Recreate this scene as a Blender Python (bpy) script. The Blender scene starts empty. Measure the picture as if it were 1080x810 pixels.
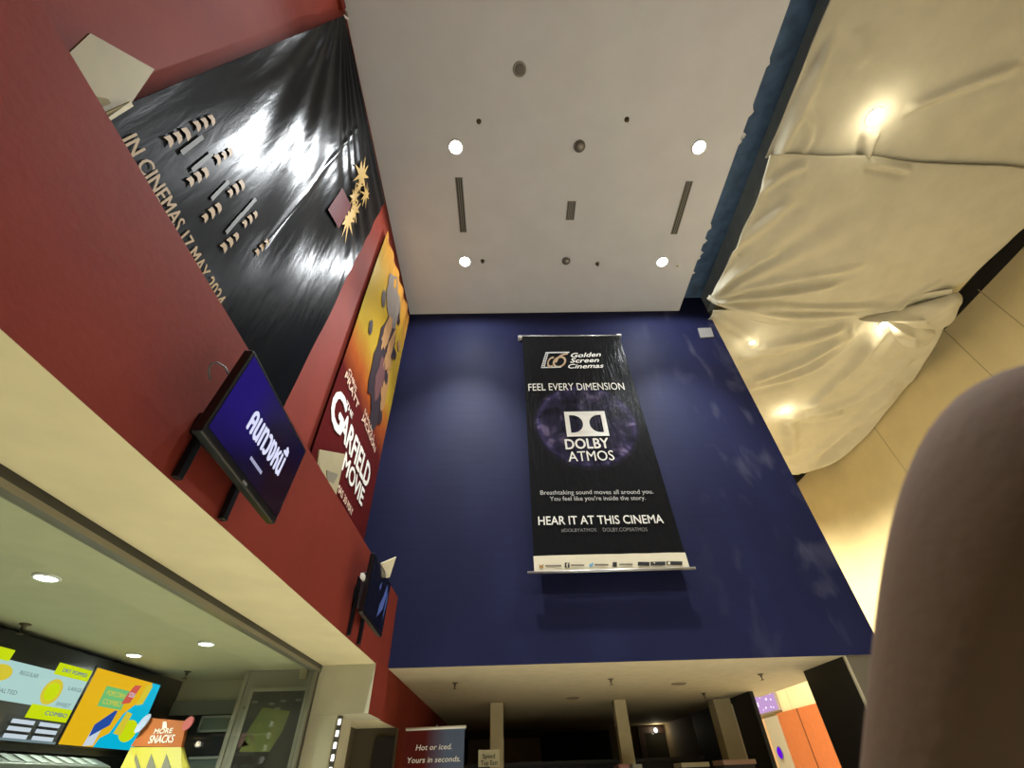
import bpy, bmesh, math, random
from mathutils import Vector as V, Matrix, noise
from mathutils.bvhtree import BVHTree
random.seed(7)
S = bpy.context.scene
COL = S.collection
PI = math.pi

# ------------------------------------------------------------------ camera
FPX, PITCH, ROLL, YAW, CZ = 463.45, 0.7369, 0.0339, 0.0263, 1.6
cp, sp, cy_, sy_ = math.cos(PITCH), math.sin(PITCH), math.cos(YAW), math.sin(YAW)
FW = V((sy_*cp, cy_*cp, sp))
_R = V((cy_, -sy_, 0)); _U = V((-sy_*sp, -cy_*sp, cp))
RT = _R*math.cos(ROLL) - _U*math.sin(ROLL)
UP = _R*math.sin(ROLL) + _U*math.cos(ROLL)
CAM = V((0, 0, CZ))
def at(px, py, ax, val):
    """the point of the plane ax = val that the photograph's pixel (px, py) looks at"""
    d = FW + RT*((px-540)/FPX) + UP*((405-py)/FPX)
    i = 'XYZ'.index(ax)
    return CAM + d*((val-CAM[i])/d[i])
def toward(px, py, depth):
    return CAM + (FW + RT*((px-540)/FPX) + UP*((405-py)/FPX))*depth

# ------------------------------------------------------------------ materials
def lin(c):
    f = lambda v: v/12.92 if v <= .04045 else ((v+.055)/1.055)**2.4
    return tuple(f(v/255) for v in c) + (1,)
MATS = {}
def mat(name, rgb, rough=.6, metal=0, spec=.5, var=0, scale=6, bump=0, bscale=40, emit=0, rgb2=None, coat=0, stretch=(1, 1, 1), detail=4):
    if name in MATS: return MATS[name]
    m = bpy.data.materials.new(name); m.use_nodes = True
    nt = m.node_tree; b = nt.nodes['Principled BSDF']
    b.inputs['Base Color'].default_value = lin(rgb)
    b.inputs['Roughness'].default_value = rough
    b.inputs['Metallic'].default_value = metal
    b.inputs['Specular IOR Level'].default_value = spec
    b.inputs['Coat Weight'].default_value = coat
    if emit:
        b.inputs['Emission Color'].default_value = lin(rgb)
        b.inputs['Emission Strength'].default_value = emit
    if var or bump or rgb2:
        tc = nt.nodes.new('ShaderNodeTexCoord'); mp = nt.nodes.new('ShaderNodeMapping')
        mp.inputs['Scale'].default_value = stretch
        nt.links.new(tc.outputs['Object'], mp.inputs['Vector'])
    if var or rgb2:
        n = nt.nodes.new('ShaderNodeTexNoise'); n.inputs['Scale'].default_value = scale; n.inputs['Detail'].default_value = detail
        nt.links.new(mp.outputs[0], n.inputs['Vector'])
        cr = nt.nodes.new('ShaderNodeValToRGB')
        cr.color_ramp.elements[0].position = .35; cr.color_ramp.elements[1].position = .68
        a = lin(rgb)
        if rgb2: c2 = lin(rgb2)
        else: c2 = tuple(min(1, v*(1+var)) for v in a[:3]) + (1,)
        a0 = a if rgb2 else tuple(v*(1-var) for v in a[:3]) + (1,)
        cr.color_ramp.elements[0].color = a0; cr.color_ramp.elements[1].color = c2
        nt.links.new(n.outputs['Fac'], cr.inputs[0]); nt.links.new(cr.outputs[0], b.inputs['Base Color'])
    if bump:
        n2 = nt.nodes.new('ShaderNodeTexNoise'); n2.inputs['Scale'].default_value = bscale; n2.inputs['Detail'].default_value = 6
        nt.links.new(mp.outputs[0], n2.inputs['Vector'])
        bp = nt.nodes.new('ShaderNodeBump'); bp.inputs['Strength'].default_value = bump; bp.inputs['Distance'].default_value = .02
        nt.links.new(n2.outputs['Fac'], bp.inputs['Height']); nt.links.new(bp.outputs[0], b.inputs['Normal'])
    MATS[name] = m
    return m
def glow(name, rgb, strength):
    if name in MATS: return MATS[name]
    m = bpy.data.materials.new(name); m.use_nodes = True
    nt = m.node_tree; nt.nodes.clear()
    e = nt.nodes.new('ShaderNodeEmission'); o = nt.nodes.new('ShaderNodeOutputMaterial')
    e.inputs[0].default_value = lin(rgb); e.inputs[1].default_value = strength
    nt.links.new(e.outputs[0], o.inputs[0])
    MATS[name] = m
    return m

# ------------------------------------------------------------------ mesh building
ORG = {}
class MB:
    def __init__(s): s.v = []; s.f = []; s.m = []
    def add(s, vs, fs, mi=0):
        n = len(s.v); s.v += [V(p) for p in vs]
        for f in fs: s.f.append([n+i for i in f]); s.m.append(mi)
        return s
    def poly(s, pts, mi=0): return s.add(pts, [list(range(len(pts)))], mi)
    def box(s, lo, hi, mi=0):
        x0, y0, z0 = lo; x1, y1, z1 = hi
        p = [(x0,y0,z0),(x1,y0,z0),(x1,y1,z0),(x0,y1,z0),(x0,y0,z1),(x1,y0,z1),(x1,y1,z1),(x0,y1,z1)]
        return s.add(p, [(0,3,2,1),(4,5,6,7),(0,1,5,4),(1,2,6,5),(2,3,7,6),(3,0,4,7)], mi)
    def obox(s, c, ex, ey, ez, mi=0):
        c, ex, ey, ez = map(V, (c, ex, ey, ez))
        p = [c+ex*a+ey*b+ez*d for d in (-1, 1) for a, b in ((-1,-1),(1,-1),(1,1),(-1,1))]
        return s.add(p, [(0,3,2,1),(4,5,6,7),(0,1,5,4),(1,2,6,5),(2,3,7,6),(3,0,4,7)], mi)
    def prism(s, pts, d, mi=0):
        d = V(d); n = len(pts); q = [V(p) for p in pts]
        fs = [list(range(n))[::-1], [n+i for i in range(n)]] + [(i, (i+1) % n, n+(i+1) % n, n+i) for i in range(n)]
        return s.add(q+[p+d for p in q], fs, mi)
    def lathe(s, c, axis, prof, n=32, mi=0):
        axis = V(axis).normalized(); a = axis.orthogonal().normalized(); b = axis.cross(a); c = V(c)
        vs = []; fs = []
        for r, h in prof:
            for k in range(n):
                t = 2*PI*k/n; vs.append(c+axis*h+(a*math.cos(t)+b*math.sin(t))*r)
        for i in range(len(prof)-1):
            for k in range(n): fs.append((i*n+k, i*n+(k+1) % n, (i+1)*n+(k+1) % n, (i+1)*n+k))
        if prof[0][0] > 1e-5: fs.append(list(range(n))[::-1])
        if prof[-1][0] > 1e-5: fs.append([(len(prof)-1)*n+k for k in range(n)])
        return s.add(vs, fs, mi)
    def tube(s, path, r, n=10, mi=0):
        path = [V(p) for p in path]; vs = []; fs = []
        for i, p in enumerate(path):
            t = (path[min(i+1, len(path)-1)]-path[max(i-1, 0)]).normalized()
            a = t.orthogonal().normalized() if i == 0 else (a - t*a.dot(t)).normalized()
            b = t.cross(a)
            for k in range(n): vs.append(p+(a*math.cos(2*PI*k/n)+b*math.sin(2*PI*k/n))*r)
        for i in range(len(path)-1):
            for k in range(n): fs.append((i*n+k, i*n+(k+1) % n, (i+1)*n+(k+1) % n, (i+1)*n+k))
        fs.append(list(range(n))[::-1]); fs.append([(len(path)-1)*n+k for k in range(n)])
        return s.add(vs, fs, mi)
    def text(s, body, pl, pr, h, nrm, mi=0, bold=0, shear=0, warp=None, lift=.003):
        """lettering from baseline start pl to baseline end pr, capital height h, in the plane facing nrm"""
        pl, pr, nrm = V(pl), V(pr), V(nrm).normalized()
        ex = (pr-pl); w = ex.length; ex = ex/w; eu = nrm.cross(ex).normalized()
        cu = bpy.data.curves.new('lettering', 'FONT'); cu.body = body; cu.resolution_u = 3; cu.shear = shear
        o = bpy.data.objects.new('lettering', cu); COL.objects.link(o)
        dg = bpy.context.evaluated_depsgraph_get(); me = bpy.data.meshes.new_from_object(o.evaluated_get(dg))
        xs = [q.co.x for q in me.vertices]; x0, x1 = min(xs), max(xs)
        k = h/.70
        vs = [pl + ex*((q.co.x-x0)/(x1-x0)*w) + eu*(q.co.y*k) + nrm*lift for q in me.vertices]
        if warp: vs = [warp(p) for p in vs]
        fs = [list(p.vertices) for p in me.polygons]; bo = bold*k*.9
        for dx, dy in (((0, 0),) if not bold else ((-1, 0), (1, 0), (0, -1), (0, 1))): s.add([p+ex*(dx*bo)+eu*(dy*bo)+nrm*(.0002*dx) for p in vs], fs, mi)
        bpy.data.objects.remove(o); bpy.data.curves.remove(cu); bpy.data.meshes.remove(me)
        return s
    def outline(s, loops, mi=0, warp=None):
        """a flat shape with holes: loops of 3-D points in one plane (first the outer one)"""
        o3 = V(loops[0][0]); ex = (V(loops[0][1])-o3).normalized()
        n = None
        for q in loops[0][2:]:
            c = ex.cross(V(q)-o3)
            if c.length > 1e-7: n = c.normalized(); break
        ey = n.cross(ex)
        cu = bpy.data.curves.new('outline', 'CURVE'); cu.dimensions = '2D'; cu.fill_mode = 'BOTH'
        for L in loops:
            spn = cu.splines.new('POLY'); spn.points.add(len(L)-1); spn.use_cyclic_u = True
            for i, q in enumerate(L):
                d = V(q)-o3; spn.points[i].co = (d.dot(ex), d.dot(ey), 0, 1)
        o = bpy.data.objects.new('outline', cu); COL.objects.link(o)
        dg = bpy.context.evaluated_depsgraph_get(); me = bpy.data.meshes.new_from_object(o.evaluated_get(dg))
        vs = [o3+ex*q.co.x+ey*q.co.y for q in me.vertices]
        if warp: vs = [warp(p) for p in vs]
        s.add(vs, [list(p.vertices) for p in me.polygons], mi)
        bpy.data.objects.remove(o); bpy.data.curves.remove(cu); bpy.data.meshes.remove(me)
        return s
    def grid(s, fn, nu, nv, mi=0):
        vs = [fn(i/nu, j/nv) for j in range(nv+1) for i in range(nu+1)]
        fs = [(j*(nu+1)+i, j*(nu+1)+i+1, (j+1)*(nu+1)+i+1, (j+1)*(nu+1)+i) for j in range(nv) for i in range(nu)]
        return s.add(vs, fs, mi)
    def build(s, name, mats, parent=None, loc=None, smooth=False, bevel=0, fix=True):
        if not isinstance(mats, (list, tuple)): mats = [mats]
        if loc is None:
            if parent: loc = ORG[parent.name]
            else:
                lo = V([min(p[i] for p in s.v) for i in range(3)]); hi = V([max(p[i] for p in s.v) for i in range(3)])
                loc = V(((lo.x+hi.x)/2, (lo.y+hi.y)/2, lo.z))
        loc = V(loc)
        me = bpy.data.meshes.new(name); me.from_pydata([p-loc for p in s.v], [], s.f)
        for m in mats: me.materials.append(m)
        for p, mi in zip(me.polygons, s.m): p.material_index = mi; p.use_smooth = smooth
        if fix:
            bm = bmesh.new(); bm.from_mesh(me); bmesh.ops.recalc_face_normals(bm, faces=bm.faces); bm.to_mesh(me); bm.free()
        me.update()
        o = bpy.data.objects.new(name, me); COL.objects.link(o)
        if bevel:
            bv = o.modifiers.new('bevel', 'BEVEL'); bv.width = bevel; bv.segments = 2; bv.limit_method = 'ANGLE'
        if parent: o.parent = parent; o.location = loc-ORG[parent.name]
        else: o.location = loc
        ORG[o.name] = loc
        return o
def tag(o, label, cat, group=None):
    o['label'] = label; o['category'] = cat
    if group: o['group'] = group
    return o
def thing(name, loc, label, cat, group=None):
    o = bpy.data.objects.new(name, None); COL.objects.link(o); o.location = V(loc); o.empty_display_size = .1
    ORG[o.name] = V(loc)
    return tag(o, label, cat, group)
def struct(o): o['kind'] = 'structure'; return o
def dup(o, loc, label=None, parent=None):
    c = o.copy(); COL.objects.link(c)
    if parent: c.parent = parent
    else: c.location = V(loc)
    for ch in list(o.children): dup(ch, None, None, c)
    if label: c['label'] = label
    return c

# ------------------------------------------------------------------ dimensions of the hall
D = 5.5            # the blue wall
XB, XU = -1.278, -1.823      # face of the bulkhead, upper red wall
ZC, ZS, ZB, ZP = 8.493, 2.488, 3.247, 2.534
XCE, XR, XSL, XW = 3.53, 4.10, 8.95, 9.35
YN, YF = -6.0, 24.0

CREAM = mat('cream_plaster', (212, 198, 154), .8, spec=.2, var=.05, scale=3, bump=.03, bscale=25)
CEIL = mat('ceiling_paint', (212, 212, 214), .8, spec=.2, var=.03, scale=2)
RED = mat('red_paint', (117, 44, 31), .7, spec=.1, var=.06, scale=3, bump=.04, bscale=30)
WALLR = mat('cream_wall_panel', (220, 204, 156), .7, spec=.2, var=.04, scale=2)
DARK = mat('near_black', (14, 13, 12), .6)
GREY = mat('grey_paint', (120, 116, 106), .6, var=.05)
CONC = mat('concrete_top', (90, 88, 82), .8)
BLACKM = mat('black_metal', (18, 18, 19), .35, .3)
STEEL = mat('brushed_steel', (150, 152, 150), .35, .9)
WHITE = mat('white_plastic', (225, 222, 212), .5)
PRINTW = mat('white_print', (236, 232, 220), .5)

# blue wall: dark blue paint with worn and patched areas towards its right end
def blue_paint():
    m = bpy.data.materials.new('blue_wall_paint'); m.use_nodes = True; nt = m.node_tree; b = nt.nodes['Principled BSDF']
    N = nt.nodes.new; L = nt.links.new
    tc = N('ShaderNodeTexCoord'); sx = N('ShaderNodeSeparateXYZ'); L(tc.outputs['Object'], sx.inputs[0])
    n1 = N('ShaderNodeTexNoise'); n1.inputs['Scale'].default_value = 1.1; n1.inputs['Detail'].default_value = 5
    mp = N('ShaderNodeMapping'); mp.inputs['Scale'].default_value = (1.3, 1, .8); L(tc.outputs['Object'], mp.inputs[0]); L(mp.outputs[0], n1.inputs['Vector'])
    r1 = N('ShaderNodeValToRGB'); r1.color_ramp.elements[0].color = lin((25, 28, 57)); r1.color_ramp.elements[1].color = lin((31, 34, 66))
    r1.color_ramp.elements[0].position = .35; r1.color_ramp.elements[1].position = .7; L(n1.outputs['Fac'], r1.inputs[0])
    n2 = N('ShaderNodeTexNoise'); n2.inputs['Scale'].default_value = 2.6; n2.inputs['Detail'].default_value = 3; n2.inputs['Distortion'].default_value = .3
    mp2 = N('ShaderNodeMapping'); mp2.inputs['Scale'].default_value = (1.2, 1, .55); L(tc.outputs['Object'], mp2.inputs[0]); L(mp2.outputs[0], n2.inputs['Vector'])
    r2 = N('ShaderNodeValToRGB'); r2.color_ramp.elements[0].position = .55; r2.color_ramp.elements[1].position = .72; L(n2.outputs['Fac'], r2.inputs[0])
    mr = N('ShaderNodeMapRange'); mr.inputs[1].default_value = 1.2; mr.inputs[2].default_value = 2.6; L(sx.outputs[0], mr.inputs[0])
    mu = N('ShaderNodeMath'); mu.operation = 'MULTIPLY'; L(r2.outputs[0], mu.inputs[0]); L(mr.outputs[0], mu.inputs[1])
    mu2 = N('ShaderNodeMath'); mu2.operation = 'MULTIPLY'; mu2.inputs[1].default_value = .45; L(mu.outputs[0], mu2.inputs[0])
    mx = N('ShaderNodeMixRGB'); mx.inputs[2].default_value = lin((84, 84, 100)); L(mu2.outputs[0], mx.inputs[0]); L(r1.outputs[0], mx.inputs[1])
    L(mx.outputs[0], b.inputs['Base Color']); b.inputs['Roughness'].default_value = .6; b.inputs['Specular IOR Level'].default_value = .12
    n3 = N('ShaderNodeTexNoise'); n3.inputs['Scale'].default_value = 5; mp3 = N('ShaderNodeMapping'); mp3.inputs['Scale'].default_value = (.3, 1, 2.2)
    L(tc.outputs['Object'], mp3.inputs[0]); L(mp3.outputs[0], n3.inputs['Vector'])
    bp = N('ShaderNodeBump'); bp.inputs['Strength'].default_value = .06; bp.inputs['Distance'].default_value = .03; L(n3.outputs['Fac'], bp.inputs['Height']); L(bp.outputs[0], b.inputs['Normal'])
    return m
BLUE = blue_paint()

# ------------------------------------------------------------------ the setting
FLOOR = mat('floor_tiles', (218, 212, 198), .35, var=.1, scale=4)
struct(MB().box((-3.7, YN, -.1), (9.6, YF, 0)).build('floor', FLOOR))
struct(MB().box((XU-.3, YN, ZC), (XCE, D, ZC+.12)).build('ceiling', CEIL))
# upper red wall
struct(MB().box((XU-.2, YN, ZS+.25), (XU, D+.0, ZC)).build('wall_left', RED))
# bulkhead below it: red face, bare top, cream underside
b = MB()
b.box((XU, YN, ZS), (XB, D, ZB), 0)
bk = b.build('wall_bulkhead', [RED, CREAM, CONC])
for p in bk.data.polygons:
    if p.normal.z < -.5: p.material_index = 1
    if p.normal.z > .5: p.material_index = 2
struct(bk)
# blue wall, a block with the passage below it
b = MB().box((XU-.2, D, ZP), (XR, D+3.2, ZC+.42))
bw = b.build('wall_front', [BLUE, mat('passage_ceiling', (180, 166, 132), .8, spec=.2, var=.05)]); struct(bw)
for p in bw.data.polygons:
    if p.normal.z < -.5: p.material_index = 1
# passage ceiling deeper in
PASSC = mat('passage_ceiling', (186, 172, 138), .7, var=.05)
struct(MB().box((XU-.2, D+3.2, ZP), (XR-.2, 13.2, ZP+.2)).build('ceiling_passage', PASSC))
# slot between the ceiling and the right-hand bay, dark blue inside with ragged edges
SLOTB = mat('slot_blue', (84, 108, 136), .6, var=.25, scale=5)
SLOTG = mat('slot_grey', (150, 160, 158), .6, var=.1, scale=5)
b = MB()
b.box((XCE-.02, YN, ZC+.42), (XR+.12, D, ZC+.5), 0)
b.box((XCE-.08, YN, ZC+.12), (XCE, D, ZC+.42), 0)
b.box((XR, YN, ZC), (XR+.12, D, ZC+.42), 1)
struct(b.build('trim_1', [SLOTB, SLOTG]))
# right-hand bay: ceiling behind the dust sheets, wall, slot above the wall
struct(MB().box((XR+.12, YN, ZC+.02), (XSL, YF, ZC+.14)).build('ceiling_bay', CREAM))
OLIVE = mat('slot_olive', (40, 36, 28), .8, var=.25, scale=4)
struct(MB().box((XSL, YN, ZC+.3), (XW+.3, YF, ZC+.4)).box((XSL-.05, YN, ZC+.14), (XSL, YF, ZC+.3)).box((XW, YN, ZC-.02), (XW+.3, YF, ZC+.3)).build('trim_2', OLIVE))
b = MB().box((XW, YN, 0), (XW+.25, YF, ZC-.02))
struct(b.build('wall_right', WALLR))
JOINT = mat('panel_joint', (176, 160, 122), .8)
b = MB()
for y in (2.2, 5.11, 6.09, 8.92, 13.0, 17.9): b.box((XW-.002, y-.01, .1), (XW+.002, y+.01, ZC+.05))
struct(b.build('trim_3', JOINT))
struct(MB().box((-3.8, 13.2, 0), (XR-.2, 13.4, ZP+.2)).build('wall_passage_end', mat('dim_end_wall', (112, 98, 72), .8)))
struct(MB().box((-3.8, YN-.2, 0), (XW+.25, YN, ZC+.5)).build('wall_back', mat('back_wall_paint', (96, 74, 62), .8, spec=.2)))
struct(MB().box((4.0, YF, 0), (XW+.25, YF+.2, ZC+.4)).build('wall_bay_end', WALLR))

# ------------------------------------------------------------------ recessed lamps
def spot(name, loc, col, energy, angle, blend=.6, parent=None, aim=(0, 0, -1), size=.06):
    l = bpy.data.lights.new(name, 'SPOT'); l.energy = energy; l.color = col; l.spot_size = angle; l.spot_blend = blend; l.shadow_soft_size = size
    o = bpy.data.objects.new(name, l); COL.objects.link(o); o.rotation_euler = V(aim).to_track_quat('-Z', 'Y').to_euler()
    if parent: o.parent = parent; o.location = V(loc)-ORG[parent.name]
    else: o.location = loc
    return o
COOL = (.93, .97, 1.0); WARM = (1.0, .89, .70)
LAMPW = glow('cool_lamp', (240, 250, 255), 30)
LAMPY = glow('warm_lamp', (255, 232, 170), 40)
LAMPS = glow('shop_lamp', (240, 255, 240), 22)
TRIM = mat('lamp_trim', (215, 212, 205), .4)
E_CEIL, E_BAY, E_SHOP = 1700, 8.5, 82
def downlight(loc, label, group, lm, r, energy, col, angle=1.3, wide=140, aim=(0, 0, -1)):
    t = thing('ceiling_light', loc, label, 'ceiling light', group)
    c = V(loc)
    MB().lathe(c, (0, 0, -1), [(r*1.35, -.002), (r*1.35, .008), (r*1.1, .014), (r*1.05, .004)], 32).build('trim_ring', TRIM, t, smooth=True)
    MB().lathe(c, (0, 0, -1), [(r*1.05, .002), (r*.98, .012), (r*.6, .018), (0.001, .02)], 32).build('diffuser', lm, t, smooth=True)
    spot('lamp_light', c+V((0, 0, -.06)), col, energy, angle, 1.0, t, aim)
    if wide: spot('lamp_spill', c+V((0, 0, -.06)), col, wide, 3.1, .3, t, aim)
    return t
G1 = 'cool white downlights in the high ceiling'
first = downlight((-.64, 2.43, ZC), 'white ceiling downlight near the red wall, in line with the shorter far pair', G1, LAMPW, .085, E_CEIL, COOL)
first['label'] = 'cool white downlight on the ceiling beside the black film banner, above the left grey slot'
for x, y, lb in ((-.65, 4.33, 'cool white downlight between the left grey ceiling slot and the blue wall'),
                 (2.95, 2.45, 'cool white downlight above the right grey slot, near the dark ceiling gap'),
                 (2.90, 4.38, 'cool white downlight between the right grey slot and the blue wall'),
                 (-.60, .62, 'downlight cut by the top frame edge on the left of the ceiling'),
                 (2.97, .62, 'downlight cut by the top frame edge on the right of the ceiling')):
    d = dup(first, (x, y, ZC), lb)
    if y < 1:                              # the pair at the frame edge is dimmed
        for ch in d.children:
            if ch.type == 'LIGHT': ch.data = ch.data.copy(); ch.data.energy *= .2

# ------------------------------------------------------------------ other ceiling fittings
SPK = mat('speaker_grille', (104, 100, 94), .7)
def round_speaker(p, r, label):
    t = thing('ceiling_speaker', p, label, 'speaker', 'round speakers in the high ceiling')
    MB().lathe(p, (0, 0, -1), [(r*1.2, -.002), (r*1.2, .008), (r, .016), (r*.97, .006)], 32).build('rim', mat('speaker_rim', (150, 146, 138), .5), t, smooth=True)
    MB().lathe(p, (0, 0, -1), [(r*.97, .002), (r*.6, .012), (.001, .014)], 32).build('grille', SPK, t, smooth=True)
    return t
c1 = at(548, 73, 'Z', ZC); round_speaker(c1, .075, 'flat grey round ceiling speaker near the top edge, alone on the pale ceiling')
def eyeball(px, py, r, label):
    c = at(px, py, 'Z', ZC)
    t = thing('round_fitting', c, label, 'ceiling fitting', 'round grey fittings along the ceiling centre line')
    MB().lathe(c, (0, 0, -1), [(r*1.15, -.002), (r*1.15, .02), (r, .03), (r*.9, .01)], 32).build('rim', SPK, t, smooth=True)
    MB().lathe(c+V((.01, .0, 0)), (0, 0, -1), [(r*.9, .004), (r*.75, .03), (r*.4, .05), (.001, .055)], 32).build('dome', mat('fitting_dome', (150, 146, 138), .25, .4), t, smooth=True)
    return t
eyeball(611, 154, .075, 'grey domed round fitting on the ceiling, larger one between the two cool downlights')
eyeball(597, 275, .065, 'grey domed round fitting on the ceiling nearest the blue wall, past the small vent')
def slot(pts, label, name='air_slot'):
    q = [at(x, y, 'Z', ZC) for x, y in pts]
    x0 = sum(p.x for p in (q[0], q[3]))/2; x1 = sum(p.x for p in (q[1], q[2]))/2; y0 = (q[0].y+q[1].y)/2; y1 = (q[2].y+q[3].y)/2
    t = thing(name, ((x0+x1)/2, (y0+y1)/2, ZC), label, 'air vent', 'linear air slots in the ceiling' if name == 'air_slot' else None)
    f = MB(); w = .012
    f.box((x0, y0, ZC-.008), (x1, y0+w, ZC)).box((x0, y1-w, ZC-.008), (x1, y1, ZC)).box((x0, y0, ZC-.008), (x0+w, y1, ZC)).box((x1-w, y0, ZC-.008), (x1, y1, ZC))
    f.build('frame', mat('slot_frame', (128, 124, 114), .5), t)
    s = MB(); s.box((x0+w, y0+w, ZC-.003), (x1-w, y1-w, ZC-.001), 1)
    n = 2 if name == 'air_slot' else 4
    for i in range(1, n+1):
        xx = x0+w+(x1-x0-2*w)*i/(n+1); s.box((xx-.005, y0+w, ZC-.01), (xx+.005, y1-w, ZC-.002), 0)
    s.build('louvre', [mat('slot_blade', (140, 136, 124), .5), mat('slot_back', (66, 64, 60), .7)], t)
slot([(480.5, 187), (488, 187), (492, 245), (484.5, 245)], 'long narrow grey air slot on the left half of the ceiling')
slot([(724, 191), (731, 191), (714, 247), (706.5, 247)], 'long narrow grey air slot on the right half of the ceiling')
slot([(598, 212), (607, 212), (606, 232), (597, 232)], 'small rectangular air vent at the centre of the ceiling', 'air_vent')
BRASS = mat('dull_brass', (92, 80, 62), .4, .6)
def sprinkler(c, label, group, h=.05):
    t = thing('fire_sprinkler', c, label, 'sprinkler', group); c = V(c)
    MB().lathe(c, (0, 0, -1), [(.035, -.002), (.035, .006), (.014, .012), (.012, h*.6)], 16).build('body', BRASS, t, smooth=True)
    MB().lathe(c, (0, 0, -1), [(.004, h*.6), (.006, h*.95), (.024, h), (.024, h*1.06)], 16).build('deflector', BRASS, t, smooth=True)
    return t
GS = 'sprinklers in the high ceiling'
for (px, py), lb in zip([(505, 128), (661, 126), (509, 275), (630, 278)],
        ['tiny sprinkler on the ceiling beside the upper left downlight', 'tiny sprinkler on the ceiling to the right of the larger domed fitting',
         'tiny sprinkler close to the lower left downlight', 'tiny sprinkler close to the domed fitting nearest the blue wall']):
    sprinkler(at(px, py, 'Z', ZC), lb, GS)
c = at(714, 280, 'Z', ZC)
t = thing('smoke_detector', c, 'small white ring-shaped detector beside the lower right downlight', 'smoke detector')
MB().lathe(c, (0, 0, -1), [(.05, -.002), (.05, .02), (.035, .035), (.03, .02)], 24).build('body', WHITE, t, smooth=True)
MB().lathe(c, (0, 0, -1), [(.03, .018), (.001, .022)], 24).build('sensor', SPK, t)
# ragged paint where the ceiling edge meets the slot
b = MB(); RP = random.Random(4)
for y in (1.42, 1.98, 2.3, 2.36, 3.72, 3.98, 4.22, 4.3, 4.62):
    w = RP.uniform(.06, .22); d = RP.uniform(.03, .10); n = 7
    pts = [(XCE+.001, y-w/2, ZC-.001)] + [(XCE+d*math.sin(PI*(i+.5)/n)*RP.uniform(.5, 1), y-w/2+w*(i+.5)/n, ZC-.001) for i in range(n)] + [(XCE+.001, y+w/2, ZC-.001)]
    b.prism(pts, (0, 0, .004))
    b.prism([(p[0]*-1+2*XCE, p[1], ZC-.002) for p in pts], (0, 0, .004), 1) if RP.random() < .0 else None
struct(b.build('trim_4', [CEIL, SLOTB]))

# ------------------------------------------------------------------ dust sheets over the right-hand bay
SHEET = mat('dust_sheet_cloth', (196, 190, 166), .9, spec=.08, var=.05, scale=3, bump=.12, bscale=9)
def polyline(pts, t):
    ls = [(pts[i+1]-pts[i]).length for i in range(len(pts)-1)]; T = sum(ls)*t
    for i, l in enumerate(ls):
        if T <= l or i == len(ls)-1: return pts[i].lerp(pts[i+1], min(1, T/l if l else 0))
        T -= l
def smoothed(pts, k=2):
    for _ in range(k):
        q = [pts[0]]
        for a, c in zip(pts, pts[1:]): q += [a.lerp(c, .25), a.lerp(c, .75)]
        pts = q+[pts[-1]]
    return pts
Z0 = 8.30
def xy(px, py, z=Z0): p = at(px, py, 'Z', z); return V((p.x, p.y))
def crease(pxs, amp, w, z=Z0): return (smoothed([xy(*q, z) for q in pxs], 2), amp, w)
def dist_pl(p, pl):
    best = 9; s = 1; u = 0; n = len(pl)-1
    for i in range(n):
        a, c = pl[i], pl[i+1]; d = c-a; L = d.length_squared
        t = max(0, min(1, (p-a).dot(d)/L)) if L else 0
        q = a+d*t; r = (p-q).length
        if r < best: best = r; s = 1 if d.x*(p-a).y-d.y*(p-a).x > 0 else -1; u = (i+t)/n
    return best, s, u
def fold(creases, p):
    h = 0
    for pl, amp, w in creases:
        x0 = min(q.x for q in pl)-3*w; x1 = max(q.x for q in pl)+3*w; y0 = min(q.y for q in pl)-3*w; y1 = max(q.y for q in pl)+3*w
        if p.x < x0 or p.x > x1 or p.y < y0 or p.y > y1: continue
        d, s, u = dist_pl(p, pl)
        taper = min(1, u*5+.15)*min(1, (1-u)*4+.1)
        d = d/w
        h += 1.45*amp*taper*(math.exp(-d*d) * (1 if True else 0) - .5*math.exp(-(d*s-1.6)**2))
    return h
def sheet(name, near, far, left, right, creases, label, z0, sag, nu=150, nv=150, extra=None, lift_edges=.1):
    near, far, left, right = [smoothed([V(q) for q in c], 2) for c in (near, far, left, right)]
    def fn(u, v):
        N_, F_, L_, R_ = polyline(near, u), polyline(far, u), polyline(left, v), polyline(right, v)
        p = N_*(1-v)+F_*v+L_*(1-u)+R_*u-(near[0]*(1-u)*(1-v)+near[-1]*u*(1-v)+far[0]*(1-u)*v+far[-1]*u*v)
        e = math.sin(PI*min(1, max(0, u)))**.6*math.sin(PI*min(1, max(0, v)))**.6
        z = z0 - sag*e - fold(creases, p) + .05*noise.noise(V((p.x*.45, p.y*.45, 3.1))) + .012*noise.noise(V((p.x*2.2, p.y*2.2, 8)))
        if extra: z += extra(u, v, p)
        return V((min(p.x, XW-.03), p.y, z))
    mb = MB().grid(fn, nu, nv); SHEETS.append(BVHTree.FromPolygons(mb.v, mb.f))
    o = mb.build(name, SHEET, smooth=True, fix=False)
    sd = o.modifiers.new('cloth_thickness', 'SOLIDIFY'); sd.thickness = .006
    return tag(o, label, 'dust sheet', 'pale dust sheets strung under the bay ceiling')
SHEETS = []
GP = [xy(746, 313)]
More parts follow.
